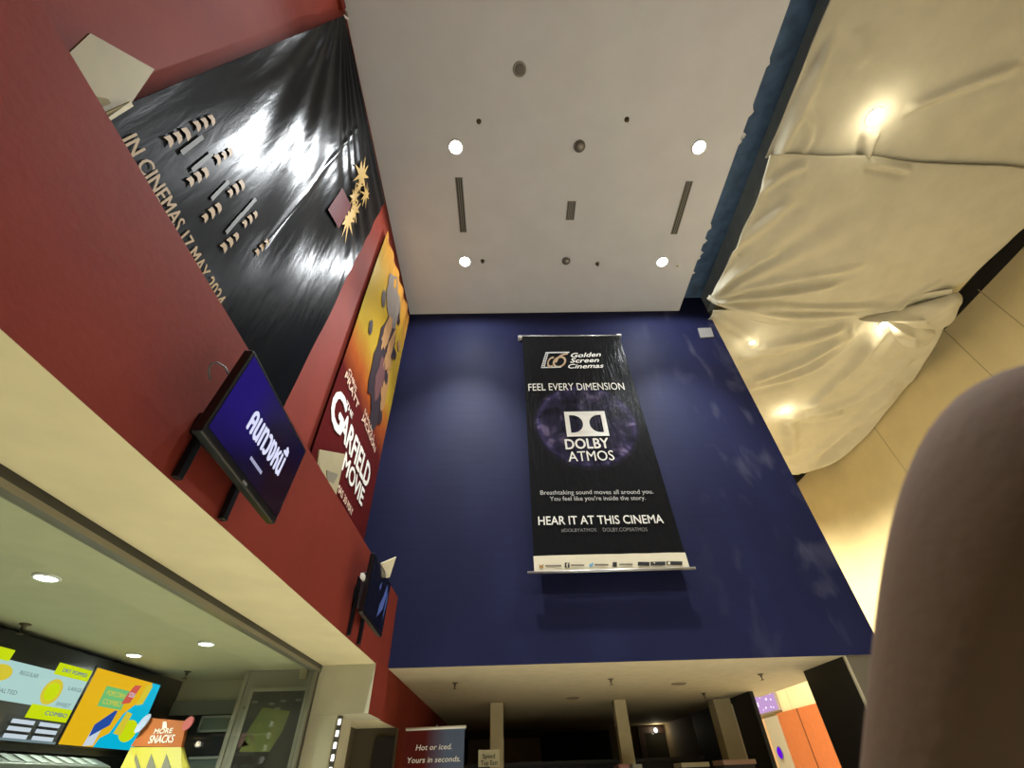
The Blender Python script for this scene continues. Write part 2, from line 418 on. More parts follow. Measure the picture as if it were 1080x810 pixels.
# first sheet, over the lobby, up to the seam beside the lamp
seam = [(808, 168), (835, 167), (870, 170), (912, 168), (950, 176), (1000, 178), (1075, 179)]
seamxy = [xy(*q) for q in seam] + [V((8.85, 3.0))]
sheet('dust_sheet', [V((4.12, -4)), V((6.5, -4)), V((8.85, -4))], seamxy,
      [V((4.12, -4)), V((4.05, -1)), xy(870, 15), xy(838, 100), xy(822, 140), seamxy[0]], [V((8.85, -4)), V((8.9, 0)), seamxy[-1]],
      [crease([(878, 40), (860, 90), (830, 150), (818, 172)], .05, .06), crease([(866, 60), (842, 110), (818, 165)], .05, .05), crease([(845, 165), (858, 140), (848, 120)], .03, .06),
       crease([(955, 116), (1010, 92), (1075, 68)], .05, .07), crease([(908, 30), (912, 70)], .02, .1), crease([(916, 138), (913, 152), (912, 168)], .05, .05), crease([(925, 138), (918, 155), (914, 168)], .05, .05)],
      'smooth pale dust sheet nearest the top edge, around the brightest warm lamp', 8.34, .05)
# second sheet, from the seam to the gathered corner by the blue wall
GATH = V(GP[0])
def fan(u, v, p):
    d = p-GATH; r = d.length; a = math.atan2(d.y, d.x)
    return .055*min(1, r/.35)*math.exp(-r/1.1)*math.sin(a*13+.6*math.sin(a*5)) + .02*math.exp(-((r-1.4)/1.2)**2)*math.sin(a*21)
low = [(746, 316), (775, 333), (815, 345), (862, 346), (905, 338), (945, 326), (985, 312), (1024, 297)]
lowxy = [xy(*q, 8.2) for q in low]
nearB = [p+V((0, -.08)) for p in seamxy]
sheet('dust_sheet', nearB, lowxy, [nearB[0], xy(802, 190), xy(796, 215), xy(776, 250), xy(764, 285), xy(750, 306), lowxy[0]],
      [nearB[-1], V((8.92, 3.6)), xy(1082, 241, 8.2), xy(1054, 269, 8.2), lowxy[-1]],
      [crease([(748, 312), (790, 300), (850, 288), (905, 276)], .055, .09), crease([(750, 313), (820, 308), (880, 296)], .05, .07), crease([(748, 315), (800, 325), (860, 331), (960, 318)], .07, .09),
       crease([(748, 314), (790, 318), (870, 322), (930, 318)], .05, .07), crease([(770, 262), (800, 236), (835, 205)], .05, .12), crease([(800, 200), (830, 178), (850, 172)], .04, .08),
       crease([(748, 310), (775, 285), (820, 262)], .04, .07), crease([(940, 322), (968, 304), (990, 292)], .03, .06), crease([(912, 169), (935, 173), (958, 178)], .05, .05)],
      'broad taut dust sheet gathered to a point at the top corner of the blue wall', 8.27, .10, 170, 170, lambda u, v, p: fan(u, v, p) - .10*max(0, v-.82)/.18*math.sin(PI*u)**.4)
# third sheet, hanging looser, from the gathered corner to the far end along the right wall
farC = [V((4.0, 12.2)), V((6.5, 12.0)), xy(842, 500, 8.1)]
rightC = [xy(1000, 300, 8.25), xy(1000, 322, 8.2), xy(992, 356, 8.1), xy(972, 392, 8.1), xy(944, 432, 8.1), xy(911, 466, 8.1), farC[-1]]
nearC = [V((4.03, 5.25)), xy(775, 322), xy(815, 333), xy(862, 334), xy(905, 326), xy(945, 314), rightC[0]]
sheet('dust_sheet', nearC, farC, [nearC[0], V((4.02, 6)), V((4.0, 9)), farC[0]], rightC,
      [crease([(775, 372), (830, 362), (880, 346), (898, 342)], .07, .12), crease([(790, 395), (840, 378), (880, 355), (898, 344)], .08, .12), crease([(780, 403), (850, 388), (885, 360), (900, 345)], .06, .12),
       crease([(842, 425), (880, 398), (905, 370), (926, 345)], .09, .13), crease([(848, 420), (890, 382), (915, 352)], .06, .1), crease([(845, 430), (890, 420), (930, 395), (955, 372)], .09, .15),
       crease([(842, 492), (885, 470), (925, 425), (945, 398)], .12, .2), crease([(838, 492), (868, 462), (910, 430), (940, 395)], .09, .14), crease([(828, 436), (832, 455), (831, 475)], .08, .15),
       crease([(826, 433), (860, 436), (885, 430)], .05, .12), crease([(745, 325), (790, 352), (795, 360)], .05, .12), crease([(793, 362), (850, 352), (890, 338)], .06, .1)],
      'loose far dust sheet with long sagging folds between blue wall and cream wall', 8.22, .12, 170, 190,
      lambda u, v, p: .02*noise.noise(V((p.x*1.5, p.y*1.5, 1))) - .10*max(0, u-.9)/.1)
# the bunched-up ends that hang out beside the wall
def pouch(pxs, z, depth, label, seed):
    ctr = [at(x, y, 'Z', z) for x, y in pxs]
    c0 = sum(ctr, V((0, 0, 0)))/len(ctr); ring = smoothed(ctr+[ctr[0]], 2)
    def fn(u, v):
        q = polyline(ring, u); r = math.sin(v*PI/2)
        p = c0.lerp(q, r)
        p.z -= depth*math.cos(v*PI/2)**.8 + .03*math.sin(u*2*PI*3+seed)*v*(1-v)*4 - .025*noise.noise(p*4)
        return p
    o = MB().grid(fn, 72, 24).build('dust_sheet_bundle', SHEET, smooth=True)
    return tag(o, label, 'dust sheet', 'bunched ends of the dust sheets')
pouch([(905, 336), (948, 326), (985, 316), (1019, 304), (1006, 338), (992, 347), (972, 346), (950, 342)], 8.13, .16, 'bunched pale sheet end drooping below the dark slot beside the right wall', 1)
pouch([(937, 340), (960, 338), (984, 344), (986, 354), (975, 366), (952, 367), (942, 355)], 8.08, .14, 'small rounded bundle of dust sheet just right of the warm lamp at the wall', 2)
# warm lamps showing through the sheets
GB = 'warm lamps poking through the dust sheets'
def warm(px, py, z, label, r, e):
    hit = min((h[0] for h in (bv.ray_cast(CAM, toward(px, py, 1)-CAM) for bv in SHEETS) if h[0]), key=lambda q: q.z)
    c = hit + V((0, 0, -.004))
    t = downlight(c, label, GB, LAMPY, r, e*4, WARM, 2.0, 0)
    l = bpy.data.lights.new('sheet_glow', 'POINT'); l.energy = e; l.color = WARM; l.shadow_soft_size = .07
    o = bpy.data.objects.new('sheet_glow', l); COL.objects.link(o); o.parent = t; o.location = (0, 0, -.2)
    return t
warm(922, 123, 8.24, 'brightest warm lamp, poking through the sheet nearest the top edge', .09, E_BAY*1.0)
warm(793, 361, 8.02, 'small warm lamp showing through the sheet closest to the blue wall corner', .05, E_BAY*.6)
warm(932, 342, 7.98, 'warm lamp beside the bunched sheet ends near the right wall', .085, E_BAY)
warm(827, 433, 7.98, 'warm lamp farthest down the bay, next to the slanting blue wall edge', .085, E_BAY)
for x, y in ((6.1, 10.4), (6.4, 13.6), (6.4, 17.0), (6.4, 20.4)):      # added unseen lamps that brighten the right wall and far sheets
    z = 7.95 if y < 12 else ZC+.02
    downlight((x, y, z), 'unseen warm lamp added behind the blue wall to brighten the bay', GB, LAMPY, .085, 4300 if y < 15 else 1400, WARM, 2.4, 0)
for x, y in ((5.4, -2.2), (7.9, -2.2)):
    downlight((x, y, 8.2), 'warm lamp in the sheets over the lobby behind the camera', GB, LAMPY, .085, 60, WARM, 2.0, 0)

# ------------------------------------------------------------------ vinyl film banner on the upper red wall
def vinyl(name, base, rough=.22, art=None, bump=.25, bscale=14, stretch=(1, 1, 1)):
    m = bpy.data.materials.new(name); m.use_nodes = True; nt = m.node_tree; b = nt.nodes['Principled BSDF']; N = nt.nodes.new; L = nt.links.new
    b.inputs['Base Color'].default_value = lin(base); b.inputs['Roughness'].default_value = rough; b.inputs['Specular IOR Level'].default_value = .06
    tc = N('ShaderNodeTexCoord'); mp = N('ShaderNodeMapping'); mp.inputs['Scale'].default_value = stretch; L(tc.outputs['Object'], mp.inputs[0])
    n = N('ShaderNodeTexNoise'); n.inputs['Scale'].default_value = bscale; n.inputs['Detail'].default_value = 4; n.inputs['Distortion'].default_value = .6; L(mp.outputs[0], n.inputs['Vector'])
    bp = N('ShaderNodeBump'); bp.inputs['Strength'].default_value = bump; bp.inputs['Distance'].default_value = .03; L(n.outputs['Fac'], bp.inputs['Height']); L(bp.outputs[0], b.inputs['Normal'])
    if art: art(nt, b, tc)
    return m
XV = -1.765
def wv(p):      # waves of the film banner: folds fanning down from its upper near corner
    y, z = p.y, p.z
    a = math.atan2(8.22-z, y-.75); r = math.hypot(8.22-z, y-.75)
    d = .016*math.sin(a*34+1.3*math.sin(a*9))*min(1, r/.8)*math.exp(-r/3.2)
    d += .006*noise.noise(V((y*2.2, z*.7, 4)))+.003*noise.noise(V((y*7, z*1.4, 9)))+.0012*noise.noise(V((y*22, z*3, 2)))
    cr = abs((y-1.74)*.9985-(z-4.67)*.0547)                 # one sharp crease line
    if 4.6 < z < 7.7: d += .010*math.exp(-(cr/.018)**2)
    e = max(0, (y-2.55))/.5                                    # the far edge curls forward a little
    d += .03*e*e*noise.noise(V((1, z*1.7, 5)))
    return V((p.x+d, y, z))
FILM = vinyl('black_film_banner_vinyl', (11, 12, 13), .26, bump=.09, bscale=9, stretch=(1, 1.8, .35))
TL, TR, BR, BL = V((XV, .90, 8.20)), V((XV, 3.09, 8.22)), V((XV, 2.70, 3.35)), V((XV, .62, 3.35))
t = thing('film_banner', (XV, 1.8, 3.35), 'big black glossy crumpled film banner with gold lettering on the upper red wall', 'banner')
sheet_ = MB().grid(lambda u, v: wv(BL.lerp(BR, u).lerp(TL.lerp(TR, u), v)), 130, 260).build('vinyl_sheet', FILM, t, smooth=True)
GOLD = mat('gold_print', (150, 122, 78), .6, spec=.2)
GOLDB = mat('bright_gold_print', (170, 136, 64), .6, spec=.2)
REDP = mat('red_print', (74, 13, 14), .6, spec=.05)
b = MB()
b.text('IN CINEMAS 17 MAY 2024', (XV, .76, 3.865), (XV, 1.70, 3.81), .12, (1, 0, 0), 0, .012, warp=wv, lift=.006)
b.build('release_line', GOLD, sheet_)
R2 = random.Random(11)
def names(px, py, n, w=.17):        # small three-word gold title blocks
    c = at(px, py, 'X', XV+.004); b = MB()
    for k in range(n):
        y = c.y
        for j in range(3):
            zz = c.z-.09+j*.085; ww = R2.uniform(.022, .034); y = c.y+.01*j
            pts = [V((XV, y-ww, zz-.03)), V((XV, y-ww*.1, zz-.012)), V((XV, y+ww, zz-.026)), V((XV, y+ww*.8, zz+.02)), V((XV, y+ww*.2, zz+.034)), V((XV, y-ww*.7, zz+.026))]
            b.poly([wv(q)+V((.008, 0, 0)) for q in pts], 0)
    b.build('cast_name', GOLD, sheet_)
for q in ((187, 142), (215, 127), (207, 184), (235, 162), (223, 222), (249, 197), (242, 253), (263, 229), (276, 259)): names(*q, 1)
for px, py in ((202, 152), (232, 200), (247, 235), (262, 218), (212, 170)):
    c = at(px, py, 'X', XV+.004); MB().poly([wv(V((XV, c.y+dy, c.z+dz)))+V((.008, 0, 0)) for dy, dz in ((-.012, -.13), (.012, -.13), (.016, .13), (-.008, .13))]).build('fine_print', mat('dim_print', (80, 78, 72), .6, spec=.2), sheet_)
b = MB()        # red emblem and a gold star splash at the upper far corner
c = at(357, 217, 'X', XV)
b.poly([wv(V((XV, c.y+dy, c.z+dz)))+V((.02, 0, 0)) for dy, dz in ((-.13, -.35), (.13, -.25), (.16, .32), (-.10, .22))], 1)
for k, (px, py, rr) in enumerate(((380, 185, .34), (372, 208, .24), (366, 232, .32), (384, 205, .22), (373, 222, .24), (377, 196, .2))):
    c = at(px, py, 'X', XV); n = 9
    pts = []
    for i in range(2*n):
        r = rr*(1 if i % 2 == 0 else .35)*R2.uniform(.6, 1.1); a = PI*i/n+k
        pts.append(wv(V((XV, c.y+r*.6*math.cos(a), c.z+r*1.4*math.sin(a))))+V((.022, 0, 0)))
    b.poly(pts, 0)
b.build('emblem', [GOLDB, REDP], sheet_)
# cord and red clip that hold the upper corner
c = V((XU, .86, 8.3))
t = thing('banner_hook', c, 'pale hook and loop of cord holding the top corner of the black film banner', 'hook')
MB().box((XU, .70, 8.24), (XU+.05, .86, 8.38)).build('bracket', RED, t, bevel=.006)
MB().tube([(XU+.03, .9, 8.42), (XU+.05, .95, 8.36), (XU+.055, .93, 8.26), (XU+.06, .9, 8.19)], .012).build('cord', WHITE, t, smooth=True)

# ------------------------------------------------------------------ orange film poster next to it
def film_art(nt, b, tc):
    N = nt.nodes.new; L = nt.links.new
    sx = N('ShaderNodeSeparateXYZ'); L(tc.outputs['Object'], sx.inputs[0])
    n = N('ShaderNodeTexNoise'); n.inputs['Scale'].default_value = 1.6; n.inputs['Detail'].default_value = 5; L(tc.outputs['Object'], n.inputs['Vector'])
    ad = N('ShaderNodeMath'); ad.operation = 'MULTIPLY_ADD'; ad.inputs[1].default_value = .7; L(n.outputs['Fac'], ad.inputs[0]); L(sx.outputs[2], ad.inputs[2])
    mr = N('ShaderNodeMapRange'); mr.inputs[1].default_value = .35; mr.inputs[2].default_value = 5.2; L(ad.outputs[0], mr.inputs[0])
    cr = N('ShaderNodeValToRGB'); el = cr.color_ramp.elements
    el[0].position = 0; el[0].color = lin((80, 22, 20)); el[1].position = 1; el[1].color = lin((172, 116, 50))
    for ps, c in ((.36, (84, 24, 20)), (.46, (150, 74, 30)), (.56, (160, 132, 42)), (.8, (156, 126, 38))):
        e = el.new(ps); e.color = lin(c)
    L(mr.outputs[0], cr.inputs[0]); L(cr.outputs[0], b.inputs['Base Color'])
XG = -1.775
GARF = vinyl('orange_film_poster_vinyl', (180, 120, 50), .3, film_art, bump=.12, bscale=6)
def wg(p):
    return V((p.x+.010*noise.noise(V((p.y*2, p.z*.8, 7)))+.03*max(0, p.z-7.2)*math.sin((p.y-3.4)*16)*.6, p.y, p.z))
gTL, gTR, gBR, gBL = V((XG, 3.47, 8.02)), V((XG, 5.36, 8.26)), V((XG, 5.38, 3.3)), V((XG, 3.42, 3.3))
t = thing('film_poster', (XG, 4.4, 3.3), 'tall orange and maroon film poster with white title, in the corner by the blue wall', 'poster')
sheet_ = MB().grid(lambda u, v: wg(gBL.lerp(gBR, u).lerp(gTL.lerp(gTR, u), v)), 60, 140).build('vinyl_sheet', GARF, t, smooth=True)
UPX = (1, 0, 0)
b = MB()
b.text('G', (XG, 3.50, 4.40), (XG, 3.86, 4.40), .42, UPX, 0, .03, warp=wg, lift=.008)
b.text('ARFIELD', (XG, 3.84, 4.42), (XG, 5.08, 4.44), .30, UPX, 0, .03, warp=wg, lift=.008)
b.text('THE', (XG, 3.80, 4.78), (XG, 4.06, 4.78), .07, UPX, 0, .02, warp=wg, lift=.008)
b.text('MOVIE', (XG, 4.15, 4.17), (XG, 5.02, 4.17), .21, UPX, 0, .03, warp=wg, lift=.008)
b.build('title', PRINTW, sheet_)
CRED = mat('poster_credit_print', (226, 196, 170), .5)
b = MB()
b.text('CHRIS', (XG, 3.62, 5.12), (XG, 3.96, 5.10), .07, UPX, 0, .01, warp=wg, lift=.008)
b.text('PRATT', (XG, 3.58, 5.0), (XG, 4.14, 4.98), .095, UPX, 0, .02, warp=wg, lift=.008)
b.build('actor_name', CRED, sheet_); b = MB()
b.text('SAMUEL L.', (XG, 4.36, 5.13), (XG, 4.95, 5.09), .06, UPX, 0, .01, warp=wg, lift=.008)
b.text('JACKSON', (XG, 4.34, 5.01), (XG, 5.06, 4.97), .09, UPX, 0, .02, warp=wg, lift=.008)
b.build('actor_name', CRED, sheet_); b = MB()
b.text('IN CINEMAS 30 MAY', (XG, 3.75, 3.93), (XG, 4.78, 3.92), .085, UPX, 0, .02, warp=wg, lift=.008)
b.build('release_line', CRED, sheet_)
b = MB(); R3 = random.Random(5)        # plain painted shapes of the artwork
def blob(cy, cz, ry, rz, tilt, mi, lift):
    pts = []
    for i in range(22):
        a = 2*PI*i/22; k = R3.uniform(.82, 1.12); y = ry*k*math.cos(a); z = rz*k*math.sin(a)
        pts.append(wg(V((XG, cy+y*math.cos(tilt)-z*math.sin(tilt), cz+y*math.sin(tilt)+z*math.cos(tilt))))+V((lift, 0, 0)))
    b.poly(pts, mi)
blob(4.55, 6.25, .36, .95, -.10, 0, .010); blob(4.75, 5.6, .26, .42, -.1, 0, .010)
blob(4.45, 6.75, .14, .42, -.15, 1, .013); blob(4.72, 6.6, .12, .5, -.1, 1, .013); blob(4.60, 5.95, .16, .42, 0, 2, .013); blob(4.9, 6.0, .13, .4, .1, 1, .013)
blob(3.86, 6.18, .07, .12, .2, 0, .010); blob(4.0, 7.0, .09, .16, .2, 0, .010)
blob(4.4, 7.45, .42, .45, .2, 3, .010)
for k in range(7): blob(4.95+R3.uniform(-.15, .2), 5.5+k*.33, .09, .11, R3.uniform(-1, 1), (0, 1)[k % 2], .014)
b.build('artwork', [mat('art_dark', (44, 32, 34), .4), mat('art_tan', (150, 110, 66), .4), mat('art_brown', (92, 58, 56), .4), mat('art_grey', (110, 100, 92), .3)], sheet_)

# ------------------------------------------------------------------ beige card standing on the bulkhead ledge
CARD = mat('beige_card', (146, 134, 98), .7, var=.06, scale=4)
def card(pxs, depth, name, label, x):
    pts = [at(a, c, 'X', x) for a, c in pxs]
    return pts
t = thing('cardboard_flap', (-1.7, .6, ZB), 'large folded beige card standing on the ledge at the left end of the black banner', 'card')
P = [at(a, c, 'X', -1.66) for a, c in ((95.5, 35), (163, 73), (137, 111), (107, 121), (71, 58))]
low_ = [V((-1.60, p.y+(-.02 if i == 0 else .02), ZB)) for i, p in enumerate((P[4], P[2]))]
MB().prism([P[0], P[1], P[2], V((-1.66, P[2].y-.02, ZB)), V((-1.66, P[4].y+.1, ZB)), P[4]], (-.012, 0, 0)).build('upper_panel', CARD, t)
q = [at(a, c, 'X', -1.63) for a, c in ((107, 121), (138, 107), (141, 112), (111, 130))]
MB().prism([q[0], q[1], q[2], V((-1.60, q[2].y, ZB)), V((-1.60, q[3].y-.1, ZB)), q[3]], (-.012, 0, 0)).build('lower_fold', mat('pale_card', (168, 156, 116), .7), t)
t = thing('cardboard_flap', (-1.7, 4.0, ZB), 'small beige card wedge standing on the ledge in front of the orange poster', 'card')
P = [at(a, c, 'X', -1.66) for a, c in ((337, 474), (364, 479), (352, 507), (335, 488))]
MB().prism([P[0], P[1], V((-1.62, P[2].y+.1, ZB)), V((-1.62, P[3].y-.05, ZB)), P[3]], (-.012, 0, 0)).build('panel', CARD, t)
MB().prism([at(a, c, 'X', -1.645) for a, c in ((345, 496), (357, 500), (352, 510), (345, 506))], (-.01, 0, 0)).build('tape', mat('grey_tape', (120, 112, 92), .6), t)

# ------------------------------------------------------------------ hanging banner on the blue wall
YB = 5.40
def bub(nt, b, tc):
    N = nt.nodes.new; L = nt.links.new
    mp = N('ShaderNodeMapping'); mp.inputs['Location'].default_value = (0, 0, 0); L(tc.outputs['Object'], mp.inputs[0])
    ds = N('ShaderNodeVectorMath'); ds.operation = 'DISTANCE'; ds.inputs[1].default_value = (-.02, 0, 2.22); L(mp.outputs[0], ds.inputs[0])
    n = N('ShaderNodeTexNoise'); n.inputs['Scale'].default_value = 3.2; n.inputs['Detail'].default_value = 8; n.inputs['Distortion'].default_value = 1.2; L(tc.outputs['Object'], n.inputs['Vector'])
    r = N('ShaderNodeValToRGB'); el = r.color_ramp.elements
    el[0].position = 0; el[0].color = (.32, .32, .32, 1); el[1].position = 1; el[1].color = (0, 0, 0, 1)
    for ps, v in ((.5, .26), (.66, .34), (.735, .75), (.77, .15), (.83, .0)):
        e = el.new(ps); e.color = (v, v, v, 1)
    L(ds.outputs['Value'], r.inputs[0])
    rc = N('ShaderNodeValToRGB'); e = rc.color_ramp.elements
    e[0].position = .35; e[0].color = lin((30, 26, 46)); e[1].position = .72; e[1].color = lin((170, 150, 190))
    e2 = e.new(.55); e2.color = lin((74, 66, 104)); L(n.outputs['Fac'], rc.inputs[0])
    mx = N('ShaderNodeMixRGB'); mx.inputs[1].default_value = lin((27, 27, 28)); L(r.outputs[0], mx.inputs[0]); L(rc.outputs[0], mx.inputs[2]); L(mx.outputs[0], b.inputs['Base Color'])
BUBV = vinyl('black_cinema_banner_vinyl', (27, 27, 28), .26, bub, bump=.28, bscale=10, stretch=(2.2, 1, .5))
dTL, dTR, dBR, dBL = V((.362, YB, 7.68)), V((2.15, YB, 7.655)), V((2.205, YB, 3.64)), V((.335, YB, 3.64))
def wd(p):
    d = .010*noise.noise(V((p.x*3.2, p.z*.5, 1)))+.004*noise.noise(V((p.x*9, p.z*1.4, 6)))
    e = abs(p.x-1.28)/.93; d += -.045*max(0, e-.8)*math.sin(p.z*2.1)     # the edges curl
    return V((p.x, p.y-d, p.z))
t = thing('cinema_banner', (1.28, YB, 3.44), 'tall black cinema sound banner with white lettering hanging on the dark blue wall', 'banner')
sheet_ = MB().grid(lambda u, v: wd(dBL.lerp(dBR, u).lerp(dTL.lerp(dTR, u), v)), 80, 150).build('vinyl_sheet', BUBV, t, smooth=True)
WHV = mat('white_vinyl_strip', (222, 212, 182), .45)
fl = V((0, -.006, 0))
b = MB().grid(lambda u, v: wd(V((.333+1.875*u, YB, 3.45+.20*v)))+fl, 40, 4); strip_ = b.build('footer_strip', WHV, t, smooth=True)
NB = (0, -1, 0)
def bp(px, py): return at(px, py, 'Y', YB)
b = MB()
def line(mb, s, x0, x1, yb, yt, bold=0, shear=0, mi=0, lift=.012):
    l = bp(x0, yb[0]); r = bp(x1, yb[1]); h = abs(bp(x0, yt).z-l.z)
    mb.text(s, l, r, h, NB, mi, bold, shear, wd, lift)
b = MB(); line(b, 'FEEL EVERY DIMENSION', 557.5, 659, (412.5, 411.5), 405); b.build('headline', PRINTW, sheet_)
b = MB()
line(b, 'DOLBY', 597, 643, (474, 472.5), 463.5, .022); line(b, 'ATMOS', 600, 648.5, (487, 485.5), 476.5, .004)
# logo: white block with two facing half-round cut-outs
A, B_, C_, D_ = bp(593, 435), bp(637, 434), bp(643, 460), bp(597, 461)
A = V((A.x, YB, (A.z+B_.z)/2)); z1 = A.z; z0 = (C_.z+D_.z)/2; x0 = (A.x+D_.x)/2+.02; x1 = (B_.x+C_.x)/2
out = [(x0, z0), (x1, z0), (x1, z1), (x0, z1)]
H = z1-z0; W = x1-x0; m_ = .15*H; rr = (H-2*m_)/2; zm = (z0+z1)/2
def dee(xf, sgn): return [(xf, z0+m_), (xf+sgn*.25*rr, z0+m_)] + [(xf+sgn*(.25*rr+rr*.95*math.cos(a)), zm+rr*math.sin(a)) for a in [-PI/2+PI*i/14 for i in range(1, 14)]] + [(xf+sgn*.25*rr, z1-m_), (xf, z1-m_)]
loops = [out, dee(x0+.11*W, 1), dee(x1-.11*W, -1)]
b.outline([[V((x, YB-.014, z)) for x, z in L] for L in loops], 0, wd)
b.build('sound_logo', PRINTW, sheet_)
b = MB()
line(b, 'Breathtaking sound moves all around you.', 570, 689, (522, 521), 517.5, .004); b.build('tagline', mat('grey_print', (190, 188, 180), .5), sheet_); b = MB(); line(b, "You feel like you're inside the story.", 580, 681, (528.5, 527.5), 524, .004)
b.build('tagline', mat('grey_print', (190, 188, 180), .5), sheet_)
b = MB(); line(b, 'HEAR IT AT THIS CINEMA', 568, 700, (554, 552), 545, .012); b.build('slogan', PRINTW, sheet_)
b = MB(); line(b, '#DOLBYATMOS', 592, 629, (561.5, 561), 558); b.build('hashtag', mat('dim_grey_print', (130, 128, 122), .5), sheet_); b = MB(); line(b, 'DOLBY.COM/ATMOS', 636, 683, (561, 560.5), 557); b.build('web_address', mat('dim_grey_print', (130, 128, 122), .5), sheet_)
b = MB(); line(b, 'Golden', 602.5, 634, (377.5, 376.5), 373, .02, .35); line(b, 'Screen', 601.5, 632, (383, 382.5), 378.5, .02, .35); line(b, 'Cinemas', 599.5, 637, (389, 388.5), 384.5, .02, .35)
b.build('cinema_name', PRINTW, sheet_)
# cinema emblem: slanted film frame with sprocket holes and a round swirl
b = MB(); F = lambda x, y: bp(x, y)+V((0, -.013, 0))
def fr(u, v):        # frame coordinates 0..1 along, 0..1 up
    return wd(F(570.5, 388.8).lerp(F(597, 388.2), u).lerp(F(575.5, 371.8).lerp(F(600.5, 371.5), u), v))
def quad(u0, u1, v0, v1, mi): b.poly([fr(u0, v0), fr(u1, v0), fr(u1, v1), fr(u0, v1)], mi)
quad(0, .13, 0, 1, 0); quad(.13, 1, .92, 1, 0); quad(.13, .8, 0, .07, 0)
for k in range(7):
    u, v = .03, .06+k*.13; b.poly([fr(u, v)+fl*.3, fr(u+.07, v)+fl*.3, fr(u+.07, v+.07)+fl*.3, fr(u, v+.07)+fl*.3], 1)
def arc(cu, cv, ru, rv, a0, a1, w, mi, n=20):
    for i in range(n):
        p, q = a0+(a1-a0)*i/n, a0+(a1-a0)*(i+1)/n
        g = lambda a, k: fr(cu+ru*k*math.cos(a), cv+rv*k*math.sin(a))
        b.poly([g(p, 1), g(q, 1), g(q, 1-w), g(p, 1-w)], mi)
arc(.68, .36, .27, .36, 0, 2*PI, .30, 2); arc(.95, .40, .46, .52, PI*.5, PI*1.05, .22, 2); arc(.36, .36, .17, .34, PI*.4, PI*1.7, .35, 2)
b.build('cinema_emblem', [mat('emblem_silver', (196, 194, 190), .4), mat('emblem_black', (20, 20, 20), .5), mat('emblem_gold', (176, 150, 118), .4)], sheet_)
# footer marks
b = MB(); g = lambda x, y: wd(bp(x, y))+V((0, -.012, 0))
def fq(x0, x1, y0, y1, mi): b.poly([g(x0, y1), g(x1, y1), g(x1, y0), g(x0, y0)], mi)
def sl(x): return 597.6-(x-564)*.019          # centre line of the strip
for x0, x1 in ((575, 592), (602, 616), (627, 641.5), (653, 667)): fq(x0, x1, sl(x0)-1.1, sl(x0)+.7, 0)
fq(595.5, 600.5, sl(597)-3, sl(597)+2.2, 1)
b.text('f', g(597.2, sl(597)+2), g(599.5, sl(597)+2), .05, NB, 3, .03, lift=.003)
b.poly([g(568.5, sl(570)-2), g(570.5, sl(570)-.4), g(573, sl(572)-2.2), g(573, sl(572)+1.5), g(569, sl(570)+1.8)], 2)
b.poly([g(621, sl(622)-1), g(623, sl(622)-1.2), g(625.2, sl(622)-2.8), g(625.5, sl(622)-.4), g(623.5, sl(622)+2), g(620.4, sl(622)+1.4), g(622, sl(622)+.6)], 4)
fq(646, 650.5, sl(647)-2.8, sl(647)+2.2, 1); fq(647.4, 649, sl(647)-1.4, sl(647)+.4, 3)
for x0, x1 in ((672.5, 685), (686, 701.5), (702.5, 719.5)): fq(x0, x1, sl(x0)-2.6, sl(x0)+1.4, 1)
for x0 in (688, 704): fq(x0, x0+2.6, sl(x0)-2, sl(x0)+.8, 3)
b.build('footer_marks', [mat('thin_print', (120, 112, 92), .6), mat('black_print', (26, 25, 24), .6), mat('amber_print', (150, 110, 40), .6), WHV, mat('sky_print', (100, 160, 190), .6)], strip_)
ROD = mat('aluminium_rod', (178, 176, 170), .35, .7)
MB().tube([(.30, YB, 7.69), (2.19, YB, 7.665)], .012).build('top_rod', ROD, t, smooth=True)
MB().tube([(.25, YB-.01, 3.45), (2.27, YB-.01, 3.455)], .016).build('bottom_rod', ROD, t, smooth=True)
for x in (.33, 2.15):
    MB().obox((x, YB+.045, 7.69), (.045, 0, 0), (0, .048, 0), (0, 0, .018)).obox((x, YB+.02, 7.69), (.014, 0, .03), (0, .012, 0), (-.03, 0, .014)).build('clip', WHITE, t, bevel=.004)
# small pale plate at the upper right of the blue wall
P = [at(a, c, 'Y', D-.02) for a, c in ((736, 346), (750, 345.5), (753, 355), (739, 356))]
t = MB().prism(P, (0, .019, 0)).build('wall_plate', mat('plate_cream', (140, 138, 134), .6)); tag(t, 'small pale square plate on the blue wall near its top right corner', 'plate')

